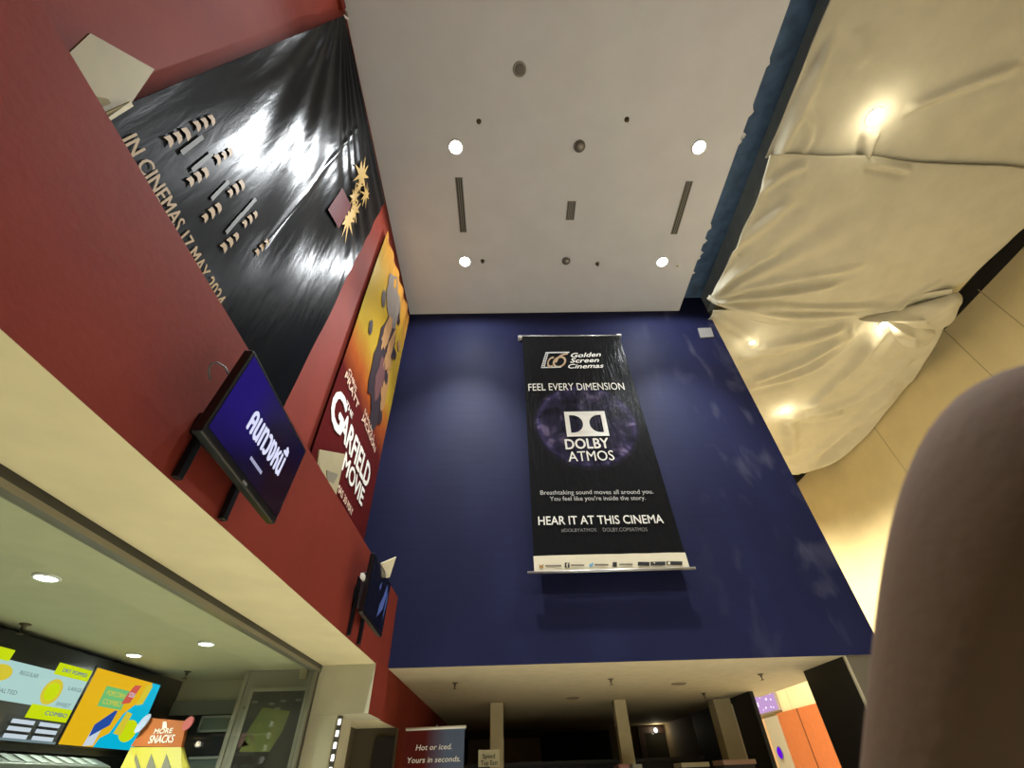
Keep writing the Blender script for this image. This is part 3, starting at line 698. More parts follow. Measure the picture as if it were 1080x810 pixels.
# ------------------------------------------------------------------ televisions on the bulkhead
def tv(corners, label, screen_mat, extras, rails, loc_label='television'):
    c = sum(corners, V((0, 0, 0)))/4
    e = ((corners[1]-corners[0])+(corners[2]-corners[3]))/2; u = ((corners[0]-corners[3])+(corners[1]-corners[2]))/2
    w, h = e.length/2, u.length/2
    n = e.cross(u).normalized(); e.normalize(); u.normalize()
    bis = (e+u).normalized(); oth = (e-u).normalized(); e = (bis+oth).normalized(); u = (bis-oth).normalized(); n = e.cross(u)
    t = thing('television', c-n*.06, label, 'television', 'wall televisions on the red bulkhead')
    P = lambda a, v, d: c+e*(a*w)+u*(v*h)+n*d
    f = MB()
    s = .035
    f.obox(P(0, 0, -.021), e*w, u*h, n*.02)
    f.build('casing', mat('tv_black', (12, 12, 13), .3), t, bevel=.006)
    f = MB(); iw, ih, it, ib = 1-s/w*.45, 1, 1-s/h*.5, -1+s/h*.9
    f.grid(lambda a, v: P(-iw+2*iw*a, ib+(it-ib)*v, .001), 8, 6); scr = f.build('screen', screen_mat, t)
    f = MB(); f.obox(P(0, -.1, -.075), e*(w*.7), u*(h*.6), n*.022).build('rear_housing', mat('tv_back', (20, 20, 21), .5), t, bevel=.008)
    extras(t, P, e, u, n, w, h, scr)
    b = MB(); back = XB+.006
    for y0, zt, zb in rails:
        b.box((back-.004, y0-.018, zb), (back+.022, y0+.018, zt))
        b.obox(V(((back+c.x-.07)/2, y0, c.z-.02)), ((c.x-.07-back)/2+.02, 0, 0), (0, .015, 0), (0, 0, .02))
    ys = [r[0] for r in rails]; b.box((back-.005, min(ys)-.05, c.z-.05), (back+.01, max(ys)+.05, c.z+.05))
    b.build('wall_mount', BLACKM, t, bevel=.002)
    return t, P
def tv_gradient():
    m = bpy.data.materials.new('blue_purple_screen'); m.use_nodes = True; nt = m.node_tree; nt.nodes.clear(); N = nt.nodes.new; L = nt.links.new
    tc = N('ShaderNodeTexCoord'); n = N('ShaderNodeTexNoise'); n.inputs['Scale'].default_value = 2.2; n.inputs['Detail'].default_value = 1; L(tc.outputs['Object'], n.inputs['Vector'])
    sx = N('ShaderNodeSeparateXYZ'); L(tc.outputs['Object'], sx.inputs[0])
    a = N('ShaderNodeMath'); a.operation = 'MULTIPLY_ADD'; a.inputs[1].default_value = -1.2; L(sx.outputs[1], a.inputs[0])
    a2 = N('ShaderNodeMath'); a2.operation = 'MULTIPLY_ADD'; a2.inputs[1].default_value = 1.0; L(sx.outputs[2], a2.inputs[0]); L(n.outputs['Fac'], a2.inputs[2]); L(a2.outputs[0], a.inputs[2])
    r = N('ShaderNodeValToRGB'); el = r.color_ramp.elements; el[0].position = .15; el[0].color = lin((32, 16, 26)); el[1].position = 1; el[1].color = lin((34, 22, 104))
    e = el.new(.5); e.color = lin((24, 18, 46)); L(a.outputs[0], r.inputs[0])
    em = N('ShaderNodeEmission'); em.inputs[1].default_value = 1.0; L(r.outputs[0], em.inputs[0])
    gl = N('ShaderNodeBsdfGlossy'); gl.inputs['Roughness'].default_value = .15; gl.inputs[0].default_value = (.03, .03, .03, 1)
    ad = N('ShaderNodeAddShader'); L(em.outputs[0], ad.inputs[0]); L(gl.outputs[0], ad.inputs[1])
    o = N('ShaderNodeOutputMaterial'); L(ad.outputs[0], o.inputs[0])
    return m
SCRTXT = glow('screen_white', (222, 224, 255), 1.0)
def ex1(t, P, e, u, n, w, h, scr):
    b = MB(); b.text('คนทวงหนี้', P(-.46, -.20, .003), P(.56, -.20, .003), h*.56, n, 0, .03, lift=0); b.build('screen_title', SCRTXT, scr)
    b = MB()
    for k in range(9): b.obox(P(-.12+.038*k, -.52, .003), e*(w*.014), u*(h*.035), n*.0005)
    b.build('screen_subtitle', glow('screen_dim', (190, 190, 225), .8), scr)
    MB().obox(P(.0, -.955, .001), e*.018, u*.004, n*.002).build('maker_badge', mat('badge', (120, 120, 124), .4), t)
    MB().tube([P(-.9, .42, -.06), P(-.97, .54, -.08), P(-1.03, .55, -.10), P(-1.05, .47, -.115), P(-1.0, .36, -.12), P(-.92, .28, -.12)], .004).build('cable', mat('grey_cable', (110, 106, 104), .5), t, smooth=True)
tv([V((-1.024, 1.262, 2.921)), V((-1.05, 1.985, 2.958)), V((-1.076, 1.952, 2.544)), V((-1.05, 1.229, 2.508))], 'larger nearer television on the red bulkhead, showing white Thai title on blue', tv_gradient(), ex1,
   [(1.50, 2.80, 2.50), (1.86, 2.80, 2.50)])
def ex2(t, P, e, u, n, w, h, scr):
    b = MB(); W_ = glow('tv2_blue', (96, 112, 176), .55)
    b.poly([P(.15, -.65, .003), P(.55, -.2, .003), P(.72, .4, .003), P(.62, .75, .003), P(.42, .2, .003), P(.2, -.2, .003)])
    b.poly([P(.72, -.55, .003), P(.85, .2, .003), P(.8, .6, .003), P(.74, .1, .003)])
    b.poly([P(-.1, .3, .003), P(.05, .55, .003), P(.03, .2, .003)])
    b.build('screen_picture', W_, scr)
    MB().obox(P(-1.06, .1, -.05), e*.045, u*.018, n*.012).build('white_tag', WHITE, t, bevel=.003)
tv([V((-1.096, 3.702, 3.014)), V((-1.096, 4.397, 3.07)), V((-1.104, 4.335, 2.617)), V((-1.104, 3.64, 2.56))], 'smaller farther television on the red bulkhead near the blue wall, mostly dark screen', mat('dark_screen', (10, 11, 20), .12), ex2,
   [(3.93, 2.95, 2.50), (4.24, 2.95, 2.50)])
P = [at(402, 594, 'X', -1.12), at(418, 587, 'X', -1.02), at(411, 609, 'X', -1.06), at(408, 602, 'X', -1.10)]
b = MB(); b.prism([P[0], P[1], P[2]], (-.006, 0, 0)); b.prism([P[0], P[3], P[2]], (-.05, .02, 0))
t = b.build('folded_paper', mat('cream_paper', (222, 214, 184), .6)); tag(t, 'folded pale paper sticking out beside the top of the farther television', 'paper')

# ------------------------------------------------------------------ kiosk shop on the left, behind the glass
SHOPC = mat('shop_ceiling_paint', (186, 184, 150), .7, var=.03)
XS = -3.55; YE = 5.75
struct(MB().box((XS-.2, YN, ZS+.02), (XU, YE+.2, ZS+.2)).build('ceiling_shop', SHOPC))
struct(MB().box((XS-.2, YN, 0), (XS, YE, ZS+.02)).build('wall_shop_left', mat('shop_dark_wall', (48, 50, 46), .6)))
b = MB().box((XS-.2, YE, 2.33), (XU, YE+.2, ZS+.02), 0).box((XS-.2, YE-.02, 2.21), (XU, YE+.2, 2.33), 1).box((XS-.2, YE, 0), (XU, YE+.2, 2.21), 2)
struct(b.build('wall_shop_end', [mat('shop_cream', (190, 186, 156), .7), mat('shop_grey_band', (128, 132, 122), .6), DARK]))
# end pier: cream face over a recess with a row of small lights
YP = 4.98
b = MB().box((XU, YP, 2.10), (XB, D, ZS), 0)
b.box((XU, YP, 0), (-1.56, D, 2.10), 0)
struct(b.build('wall_pier', [mat('pier_cream', (186, 180, 150), .6, var=.04), CREAM], bevel=.004))
# red wall going on into the passage, with the header of the recess
b = MB().box((-1.30, YP+.001, 2.101), (XB+.003, 13.2, ZP), 0).box((-1.30, 6.5, 0), (XB+.003, 13.2, 2.101), 0)
struct(b.build('wall_passage_left', RED))
RECW = mat('recess_wall', (92, 80, 58), .7)
b = MB().box((-1.9, 6.4, 0), (-1.285, 6.5, 2.2)).box((-1.9, D, 0), (-1.75, 6.5, 2.4)).box((-1.9, D-.5, 2.104), (-1.30, 6.5, 2.2), 1)
struct(b.build('wall_recess', [RECW, CREAM]))
b = MB().box((-1.50, 6.33, 0), (-1.285, 6.39, 2.02)); d1 = struct(b.build('door_1', mat('dark_door', (34, 26, 18), .5)))
t = thing('light_strip', (-1.53, YP-.012, .6), 'vertical row of small white lights on the edge of the cream pier', 'light strip')
MB().box((-1.545, YP-.012, .6), (-1.50, YP-.001, 2.09)).build('backing', mat('strip_back', (70, 66, 54), .5), t)
LED = glow('led_white', (255, 252, 240), 2.2)
for k in range(9):
    z = 2.045-.082*k; MB().box((-1.535, YP-.02, z-.022), (-1.508, YP-.012, z+.022)).build('lamp', LED, t, bevel=.004)
# glass front with its dark frame
t = struct(thing('window_1', (XU, 0, 0), 'glass front', 'window'))
del t['label'], t['category']
FR = mat('frame_dark', (58, 56, 50), .4, .4); FR2 = mat('frame_grey', (132, 128, 112), .4, .5)
MB().box((XU-.03, YN, 2.425), (XU+.03, 5.03, 2.452), 1).box((XU-.03, YN, 2.452), (XU+.03, 5.03, ZS-.001), 0).build('window_frame', [FR, FR2], t)
MB().box((XU-.03, 4.86, 0), (XU+.03, 4.90, 2.43), 1).box((XU-.03, 4.90, 0), (XU+.02, 4.975, 2.43), 0).build('window_frame', [FR, FR2], t)
g = bpy.data.materials.new('clear_glass'); g.use_nodes = True; nt = g.node_tree; nt.nodes.clear(); N = nt.nodes.new
tr = N('ShaderNodeBsdfTransparent'); gl = N('ShaderNodeBsdfGlossy'); gl.inputs['Roughness'].default_value = .02; mx = N('ShaderNodeMixShader'); fz = N('ShaderNodeLayerWeight'); fz.inputs['Blend'].default_value = .12; oo = N('ShaderNodeOutputMaterial')
tr.inputs[0].default_value = (.95, .97, .94, 1)
pw = N('ShaderNodeMath'); pw.operation = 'MULTIPLY_ADD'; pw.inputs[1].default_value = .12; pw.inputs[2].default_value = .008; nt.links.new(fz.outputs['Facing'], pw.inputs[0]); nt.links.new(pw.outputs[0], mx.inputs[0]); nt.links.new(tr.outputs[0], mx.inputs[1]); nt.links.new(gl.outputs[0], mx.inputs[2]); nt.links.new(mx.outputs[0], oo.inputs[0])
MB().box((XU-.004, YN, 0), (XU+.004, 4.86, 2.43)).build('pane', g, t)
# shop lamps
GSH = 'small white lamps in the shop ceiling'
ZSC = ZS+.02
s1 = downlight(at(50, 608, 'Z', ZSC), 'shop ceiling lamp at the far left, behind the glass', GSH, LAMPS, .05, E_SHOP, (.93, 1, .9), 2.8, 0)
dup(s1, at(142, 690, 'Z', ZSC), 'shop ceiling lamp just above the lit menu screens')
dup(s1, at(218, 678, 'Z', ZSC), 'shop ceiling lamp between the menu screens and the dark framed poster')
dup(s1, (-2.45, .9, ZSC), 'shop ceiling lamp behind the camera, nearer one'); dup(s1, (-2.45, -1.2, ZSC), 'shop ceiling lamp behind the camera, farther one')
for (px, py), lb in zip([(27, 658), (198, 708), (123, 697), (186, 719)], ['sprinkler on the shop ceiling above the left end of the menu screens', 'sprinkler on the shop ceiling past the right end of the menu screens',
        'small sprinkler on the shop ceiling beside the lamp above the menu', 'dark knob-like sprinkler at the corner of the menu board']):
    sprinkler(at(px, py, 'Z', ZSC), lb, 'sprinklers in the shop ceiling', .06)
# menu board with two lit screens
XM = -3.44
t = thing('menu_board', (XM-.05, 4.2, 1.86), 'long black menu board with bright screens high on the shop wall', 'menu board')
MB().box((XS+.004, 2.2, 1.85), (XM, 5.30, 2.47)).build('backboard', mat('menu_black', (16, 18, 18), .5), t, bevel=.004)
XF = XM+.012
def mq(px, py): return at(px, py, 'X', XF+.003)
GL = {k: glow('menu_'+k, c, s) for k, c, s in (('lime', (214, 232, 20), .95), ('ice', (190, 226, 226), .9), ('black', (10, 14, 20), .6), ('orange', (246, 190, 30), .95), ('cyan', (10, 190, 232), .95), ('green', (120, 205, 130), .9),
      ('red', (226, 96, 84), .9), ('navy', (44, 84, 176), .9), ('white', (220, 230, 246), .9), ('yellow', (228, 206, 60), .95), ('grey', (130, 150, 158), .8), ('blue', (96, 140, 216), .9))}
keys = list(GL)
def screen(parent, y0, y1, z0, z1, base, shapes, texts):
    bz = MB().box((XM, y0-.012, z0-.012), (XF-.001, y1+.012, z1+.012)).build('screen_bezel', mat('bezel', (8, 8, 9), .4), parent)
    b = MB()
    mp = lambda u, v, k: V((XF+.0005*k, y0+(y1-y0)*u, z0+(z1-z0)*v))
    b.poly([mp(0, 0, 0), mp(1, 0, 0), mp(1, 1, 0), mp(0, 1, 0)], keys.index(base))
    for i, (col, pts) in enumerate(shapes): b.poly([mp(u, v, 2+i) for u, v in pts], keys.index(col))
    for s, u0, u1, v, h, col in texts: b.text(s, mp(u0, v, 2+len(shapes)), mp(u1, v, 2+len(shapes)), h*(z1-z0), (1, 0, 0), keys.index(col), .01, lift=.002)
    b.build('screen_image', [GL[k] for k in keys], bz)
def ell(cu, cv, ru, rv, n=24, rot=0): return [(cu+ru*math.cos(2*PI*i/n)*math.cos(rot)-rv*math.sin(2*PI*i/n)*math.sin(rot), cv+ru*math.cos(2*PI*i/n)*math.sin(rot)+rv*math.sin(2*PI*i/n)*math.cos(rot)) for i in range(n)]
R_ = lambda u0, u1, v0, v1: [(u0, v0), (u1, v0), (u1, v1), (u0, v1)]
screen(t, 4.325, 5.215, 1.905, 2.40, 'orange',
   [('cyan', [(.42, 0), (1, 0), (1, 1), (.86, 1), (.80, .72), (.62, .48), (.55, .2), (.45, .12)]), ('lime', ell(.80, .26, .13, .16)), ('yellow', [(.60, .2), (.72, .18), (.75, .5), (.66, .52)]), ('yellow', [(.74, .62), (.84, .66), (.88, .96), (.78, .95)]),
    ('green', R_(.22, .56, .52, .80)), ('red', [(.52, .60), (.64, .64), (.70, .92), (.60, .90), (.55, .76)]), ('white', [(.28, .0), (.40, .02), (.42, .28), (.30, .22)]), ('navy', [(.30, .12), (.50, .3), (.52, .50), (.48, .50), (.30, .28)])],
   [('POPCORN', .26, .52, .68, .07, 'yellow'), ('COMBO', .26, .52, .56, .07, 'yellow'), ('SODA', .57, .66, .72, .07, 'white')])
sh = [('ice', R_(.0, 1, .42, .88)), ('lime', R_(.60, 1, .84, 1.0)), ('lime', R_(.56, 1, .27, .44)), ('lime', R_(0, .14, .86, 1)), ('yellow', ell(.13, .72, .10, .10)), ('yellow', ell(.68, .62, .10, .17)), ('lime', ell(.68, .62, .07, .12)),
      ('blue', [(.02, .02), (.30, .06), (.30, .24), (.18, .36), (.02, .28)]), ('navy', [(.08, .02), (.3, .05), (.3, .12), (.08, .1)]), ('grey', R_(0, 1, -.01, .02))]
for r in range(3):
    for c in range(2): sh.append(('white', R_(.46+c*.27, .68+c*.27, .19-.085*r, .24-.085*r)))
screen(t, 3.40, 4.29, 1.905, 2.37, 'black', sh, [('DRY POPPED', .66, .95, .89, .05, 'navy'), ('COMBO', .72, .96, .33, .05, 'navy'), ('REGULAR', .28, .46, .74, .05, 'grey'), ('LARGE', .82, .98, .68, .05, 'grey'), ('SALTED', .18, .36, .50, .05, 'grey'), ('SWEET', .78, .94, .46, .05, 'grey')])
screen(t, 2.48, 3.375, 1.905, 2.34, 'black', [('ice', R_(0, 1, .42, .88)), ('lime', R_(.6, 1, .84, 1)), ('lime', R_(0, .4, .84, 1)), ('yellow', ell(.3, .64, .1, .15))], [])
# steel hood below the menu
t = thing('counter_hood', (XS+.12, 4, 1.55), 'grey steel hood with pale slots running below the menu screens', 'hood')
MB().prism([(XS, 1.5, 1.50), (XS+.28, 1.5, 1.50), (XS+.28, 1.5, 1.78), (XS+.12, 1.5, 1.835), (XS, 1.5, 1.835)], (0, 3.3, 0)).build('shell', mat('dull_steel', (92, 98, 92), .45, .4), t, bevel=.006)
b = MB()
for k in range(24): b.obox((XS+.20, 1.65+k*.13, 1.81), (.06, 0, -.022), (0, .035, 0), (.001, 0, .003))
b.build('slots', mat('pale_slot', (120, 128, 122), .5), t)
# popcorn-box shaped sign
t = thing('snack_sign', (-2.95, 5.0, 1.2), 'orange and yellow box-shaped snack sign beside the lit menu screens', 'sign')
YK = 5.0
def kq(px, py, y=YK): return at(px, py, 'Y', y)
ORG_ = mat('sign_orange', (176, 96, 42), .5); YEL = mat('sign_yellow', (172, 160, 42), .5)
MB().prism([kq(157, 757), kq(197, 760.5), kq(191, 788), kq(138, 787)], (0, .04, 0)).build('header_panel', ORG_, t)
b = MB(); b.text('SNACKS', kq(156, 784, YK-.004), kq(182, 783, YK-.004), .055, NB, 0, .02); b.build('lettering', PRINTW, t); b = MB(); b.text('MORE', kq(162, 774, YK-.004), kq(181, 773, YK-.004), .035, NB, 0, .02); b.build('lettering', PRINTW, t); b = MB()
b.poly([kq(171, 768, YK-.004), kq(176, 768, YK-.004), kq(175.5, 761, YK-.004), kq(172, 761, YK-.004)]); b.build('cup_mark', PRINTW, t)
b = MB()
b.prism([kq(138, 788), kq(191, 788), kq(197, 812, YK-.05), kq(128, 812, YK-.05)], (0, .05, 0), 0)
for x in (144, 160, 176): b.prism([kq(x, 795, YK-.01), kq(x+5, 812, YK-.06), kq(x-6, 812, YK-.06)], (0, -.008, 0), 1)
b.prism([kq(191, 788), kq(199, 812, YK-.05), kq(192, 812, YK-.09)], (0, .03, 0), 2); b.prism([kq(138, 788), kq(143, 812, YK-.09), kq(126, 812, YK-.05)], (0, .03, 0), 2)
lo = kq(138, 812, YK-.02); hi = kq(190, 812, YK-.02)
b.prism([(lo.x+.03, YK, 0), (hi.x-.03, YK, 0), hi, lo], (0, .05, 0), 0)
b.build('box_front', [YEL, mat('box_shade_grey', (92, 88, 70), .6), mat('sign_yellow_light', (190, 178, 76), .5)], t)
b = MB(); c = kq(151.5, 763, YK-.03); b.prism([c+V((.036*math.cos(a), 0, .068*math.sin(a)))+V((.026*math.sin(a), 0, 0)) for a in [2*PI*i/28 for i in range(28)]], (0, -.015, 0)); b.build('oval_badge', mat('badge_blue', (160, 172, 200), .4), t)
c = kq(199, 763, YK-.03); MB().prism([c+V((.04*math.cos(a)+.01*math.sin(a), 0, .05*math.sin(a))) for a in [2*PI*i/24 for i in range(24)]], (0, -.015, 0)).build('round_badge', mat('badge_pink', (186, 92, 92), .4), t)
# framed panels on the dark end wall
def panel(z0, z1, label):
    t = thing('framed_panel', (-3.02, YE-.03, z0), label, 'panel', 'grey framed panels on the shop end wall')
    x0, x1 = -3.18, -2.85
    MB().box((x0+.02, YE-.035, z0+.02), (x1-.02, YE-.021, z1-.02)).build('plate', mat('panel_green_grey', (112, 124, 114), .3), t)
    MB().box((x0, YE-.05, z0), (x1, YE-.021, z0+.02)).box((x0, YE-.05, z1-.02), (x1, YE-.021, z1)).box((x0, YE-.05, z0), (x0+.02, YE-.021, z1)).box((x1-.02, YE-.05, z0), (x1, YE-.021, z1)).build('frame', mat('panel_frame', (168, 174, 164), .4), t)
panel(2.06, 2.195, 'upper grey panel in a pale frame on the dark end wall of the shop'); panel(1.71, 1.87, 'lower grey panel in a pale frame on the dark end wall of the shop')
# grey partition with a framed poster
PART = mat('partition_grey', (132, 128, 112), .6, var=.04)
struct(MB().box((-2.62, 5.25, 0), (XU-.02, 5.33, ZSC)).box((-2.64, 5.235, 0), (-2.60, 5.34, ZSC)).build('wall_partition', PART))
t = thing('framed_poster', (-2.25, 5.23, 1.2), 'dark framed poster with a green and yellow picture on the grey shop partition', 'poster')
fx0, fx1, fz = -2.50, -1.97, 2.325
MB().box((fx0-.03, 5.225, 1.2), (fx0, 5.25, fz+.03)).box((fx1, 5.225, 1.2), (fx1+.03, 5.25, fz+.03)).box((fx0, 5.225, fz), (fx1, 5.25, fz+.03)).build('frame', mat('poster_frame', (146, 142, 126), .4, .2), t)
MB().box((fx0, 5.235, 1.2), (fx1, 5.249, fz)).build('backing', mat('poster_dark', (44, 42, 36), .3, var=.3, scale=9), t)
b = MB(); q = lambda x, y: at(x, y, 'Y', 5.233)
b.poly([q(277, 746), q(306, 750), q(298, 771), q(284, 793), q(252, 793), q(263, 768)])
b.build('picture', mat('poster_green', (110, 112, 48), .4, rgb2=(84, 100, 44), scale=8, var=.2), t)
b = MB()
for x, y in ((256, 745), (266, 739), (284, 741), (296, 738), (312, 737), (290, 746)): MB().poly([q(x, y), q(x+6, y), q(x+5.5, y+2.5), q(x-.5, y+2.5)]).build('printed_word', mat('poster_words', (100, 98, 88), .4), t)
b.poly([q(252, 775), q(266, 771), q(270, 784), q(250, 789)]); b.build('print', mat('poster_mauve', (92, 66, 60), .4), t)
t = MB().prism([at(x, y, 'Y', 5.246) for x, y in ((317, 706.5), (325, 706), (323, 716), (316, 716))], (0, -.02, 0)).build('junction_box', mat('jb', (172, 160, 128), .5)); tag(t, 'small pale box at the top of the grey shop partition above the framed poster', 'box')

# ------------------------------------------------------------------ passage below the blue wall
COLM = mat('column_cream', (186, 172, 132), .6, var=.04)
def column(x0, x1, y, label):
    t = thing('column', ((x0+x1)/2, y, 0), label, 'column', 'cream columns in the passage')
    MB().box((x0, y, 0), (x1, y+(x1-x0), ZP)).build('shaft', COLM, t, bevel=.008)
    MB().box((x0-.02, y-.02, 0), (x1+.02, y+(x1-x0)+.02, .12)).build('plinth', GREY, t)
    return t
column(-.285, -.085, 8.40, 'cream column left of centre in the passage, behind the small white sign')
column(1.66, 1.85, 8.50, 'cream column in the middle of the passage, right of the dark gap')
column(3.32, 3.60, 8.72, 'widest cream column at the right of the passage, beside the black panel')
t = thing('column_edge_strip', (3.585, 8.7, 1.9), 'thin pale vertical strip on the corner of the widest cream column', 'strip')
MB().box((3.57, 8.69, 1.75), (3.60, 8.715, 2.45)).build('strip', mat('pale_strip', (214, 202, 168), .4), t)  # pale coloured strip along the column corner
BLKP = mat('black_panel', (9, 8, 8), .55)
t = thing('black_pillar', (3.9, 5.95, 0), 'broad black clad pillar under the right end of the blue wall', 'pillar')
MB().box((3.66, 5.52, 0), (4.06, 6.42, ZP)).build('cladding', BLKP, t)
MB().box((3.66, 5.505, 0), (4.06, 5.519, ZP)).build('front_panel', mat('pillar_grey', (96, 88, 70), .5), t)
MB().box((3.645, 5.50, 0), (3.665, 5.53, ZP)).build('edge_strip', mat('pale_edge', (170, 160, 130), .4), t)
t = thing('black_pillar', (3.75, 8.4, 0), 'narrower black pillar deeper in the passage beside the widest cream column', 'pillar')
MB().box((3.62, 8.0, 0), (3.68, 8.80, ZP)).build('cladding', BLKP, t, bevel=.004)
MB().box((3.60, 7.98, 0), (3.70, 8.82, .1)).build('plinth', GREY, t)
# far end: grey panel, black opening, dark door
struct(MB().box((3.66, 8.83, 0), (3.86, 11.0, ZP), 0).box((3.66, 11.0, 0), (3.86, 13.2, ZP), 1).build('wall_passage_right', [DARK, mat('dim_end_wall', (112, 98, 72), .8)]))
struct(MB().box((-.95, 13.12, 0), (.72, 13.2, 2.37)).build('trim_5', mat('far_grey', (176, 164, 134), .7)))
struct(MB().box((.84, 13.14, 0), (2.35, 13.2, 2.46)).box((-1.2, 13.14, 0), (-.97, 13.2, 2.40)).box((.73, 13.14, 0), (.84, 13.2, 2.37)).build('trim_6', mat('opening_black', (4, 4, 4), .7)))
t = struct(thing('door_2', (3.5, 13.1, 0), 'x', 'door')); del t['label'], t['category']
DW = mat('door_wood_dark', (52, 36, 28), .5)
MB().box((3.02, 13.08, 0), (3.16, 13.2, 2.50)).box((3.76, 13.08, 0), (3.90, 13.2, 2.50)).box((3.16, 13.08, 2.38), (3.76, 13.2, 2.5)).box((3.16, 13.08, 0), (3.76, 13.2, 1.9)).build('door_frame', DW, t)
MB().box((3.16, 13.12, 1.9), (3.76, 13.13, 2.38)).build('door_glass', mat('dark_glass', (40, 40, 34), .1), t)
c = V((3.43, 13.06, 2.43))
t = thing('added_glint_lamp', c, 'small added lamp standing in for a reflection in the dark door glass', 'lamp')
MB().lathe(c, (0, -1, 0), [(.05, -.02), (.05, .01), (.035, .03), (.001, .035)], 20).build('lens', glow('reflection_glow', (235, 235, 230), 1.6), t, smooth=True)  # added glow in place of a lamp mirrored in the door glass
l_ = bpy.data.lights.new('lamp_light', 'POINT'); l_.energy = 2.5; l_.color = (1, .85, .6); l_.shadow_soft_size = .05; lo_ = bpy.data.objects.new('lamp_light', l_); COL.objects.link(lo_); lo_.parent = t; lo_.location = (0, -.15, 0)  # added point light that lifts the dim passage end
MB().lathe(c, (0, -1, 0), [(.058, -.02), (.058, .004), (.051, .004)], 20).build('ring', BLACKM, t)
# fittings on the passage ceiling
for (px, py), lb in zip([(480, 720), (644, 716), (802, 711), (742, 731)], ['sprinkler on the passage ceiling at the left, above the roll-up banner', 'sprinkler on the passage ceiling above the middle column',
        'sprinkler on the passage ceiling near the bright opening', 'sprinkler deeper on the passage ceiling by the widest column']):
    sprinkler(at(px, py, 'Z', ZP), lb, 'sprinklers in the passage ceiling', .06)
for (px, py), lb in zip([(604, 736), (716, 721)], ['flat round hatch on the passage ceiling left of the middle column', 'flat round hatch on the passage ceiling right of the middle column']):
    c = at(px, py, 'Z', ZP); t = thing('ceiling_hatch', c, lb, 'hatch', 'flat round hatches in the passage ceiling')
    MB().lathe(c, (0, 0, -1), [(.10, -.002), (.10, .006), (.085, .010), (.083, .004)], 28).build('rim', mat('hatch_rim', (120, 104, 80), .6), t, smooth=True)
    MB().lathe(c, (0, 0, -1), [(.083, .002), (.001, .004)], 28).build('cover', mat('hatch_cover', (160, 146, 112), .6), t)
# roll-up banner
YS = 6.0
def sq(px, py): return at(px, py, 'Y', YS)
t = thing('roll_up_banner', (-.79, YS, 0), 'maroon and blue roll-up banner reading hot or iced, at the left of the passage', 'banner')
def half(nt, b, tc):
    N = nt.nodes.new; L = nt.links.new; sx = N('ShaderNodeSeparateXYZ'); L(tc.outputs['Object'], sx.inputs[0])
    mr = N('ShaderNodeMapRange'); mr.inputs[1].default_value = -.10; mr.inputs[2].default_value = .12; L(sx.outputs[0], mr.inputs[0])
    mx = N('ShaderNodeMixRGB'); mx.inputs[1].default_value = lin((88, 30, 26)); mx.inputs[2].default_value = lin((92, 104, 126)); L(mr.outputs[0], mx.inputs[0]); L(mx.outputs[0], b.inputs['Base Color'])
MB().box((-1.10, YS-.002, .08), (-.475, YS+.002, 2.05)).build('printed_sheet', vinyl('roll_up_print', (90, 40, 40), .5, half, bump=.02), t)
MB().tube([(-1.11, YS, 2.055), (-.465, YS, 2.062)], .014).build('top_rail', mat('white_rail', (226, 220, 206), .4), t, smooth=True)
MB().box((-.79, YS+.012, .06), (-.77, YS+.03, 2.09)).build('pole', STEEL, t)
MB().box((-1.12, YS-.06, 0), (-.46, YS+.08, .08)).build('base', STEEL, t, bevel=.01)
b = MB(); b.text('Hot or iced.', sq(438.5, 791.5)+V((0, -.004, 0)), sq(476.5, 790)+V((0, -.004, 0)), .045, NB, 0, .014, .15); b.build('lettering', PRINTW, t); b = MB(); b.text('Yours in seconds.', sq(429.5, 805)+V((0, -.004, 0)), sq(485.5, 803)+V((0, -.004, 0)), .045, NB, 0, .014, .15)
b.build('lettering', PRINTW, t)
# little white sign before the left column
YQ = 7.5
wq = lambda px, py, k=0: at(px, py, 'Y', YQ-k)
t = thing('paper_sign', (-.27, YQ, 0), 'small white paper sign on a stand in front of the left cream column', 'sign')
P = [wq(504.5, 791), wq(526.5, 790.5), wq(527, 808.5), wq(504.5, 809)]
MB().prism(P, (0, .012, 0)).build('sheet', mat('sign_paper', (206, 198, 160), .5), t)
b = MB(); b.text('Speed', wq(509, 800, .003), wq(522, 799.5, .003), .045, NB, 0, .015); b.text('Top East', wq(507, 807, .003), wq(525, 806.5, .003), .045, NB, 0, .015); b.build('lettering', mat('sign_ink', (60, 54, 44), .6), t)
MB().box((-.285, YQ+.013, 0), (-.255, YQ+.035, 1.78)).box((-.42, YQ-.1, 0), (-.12, YQ+.15, .02)).build('stand', BLACKM, t)
# tops of the stands along the passage, low in the picture
def kiosk(px0, px1, pyt, y, top, body, label, name='display_stand', d=.4):
    a = at(px0, pyt, 'Y', y); c = at(px1, pyt, 'Y', y)
    t = thing(name, ((a.x+c.x)/2, y+d/2, 0), label, 'stand', 'stands along the passage')
    MB().box((a.x+.02, y+.02, 0), (c.x-.02, y+d-.02, a.z-.05)).build('body', mat(body[0], body[1], .6), t)
    MB().box((a.x, y, a.z-.05), (c.x, y+d, a.z)).build('top', mat(top[0], top[1], .6), t, bevel=.006)
kiosk(718, 748, 804.5, 8.2, ('stand_cream', (186, 176, 140)), ('stand_dark', (30, 26, 22)), 'stand with a cream top between the dark door and the widest column')
kiosk(762, 797, 801.5, 7.6, ('stand_tan', (142, 110, 88)), ('stand_dark', (30, 26, 22)), 'stand with a tan top at the foot of the widest cream column')
kiosk(652, 664, 806, 7.9, ('stand_pink', (150, 104, 96)), ('stand_dark', (30, 26, 22)), 'stand with a small pink top in front of the middle column')
kiosk(667, 677, 806, 7.9, ('stand_grey', (150, 150, 132)), ('stand_dark', (30, 26, 22)), 'stand with a small grey top right of the middle column')
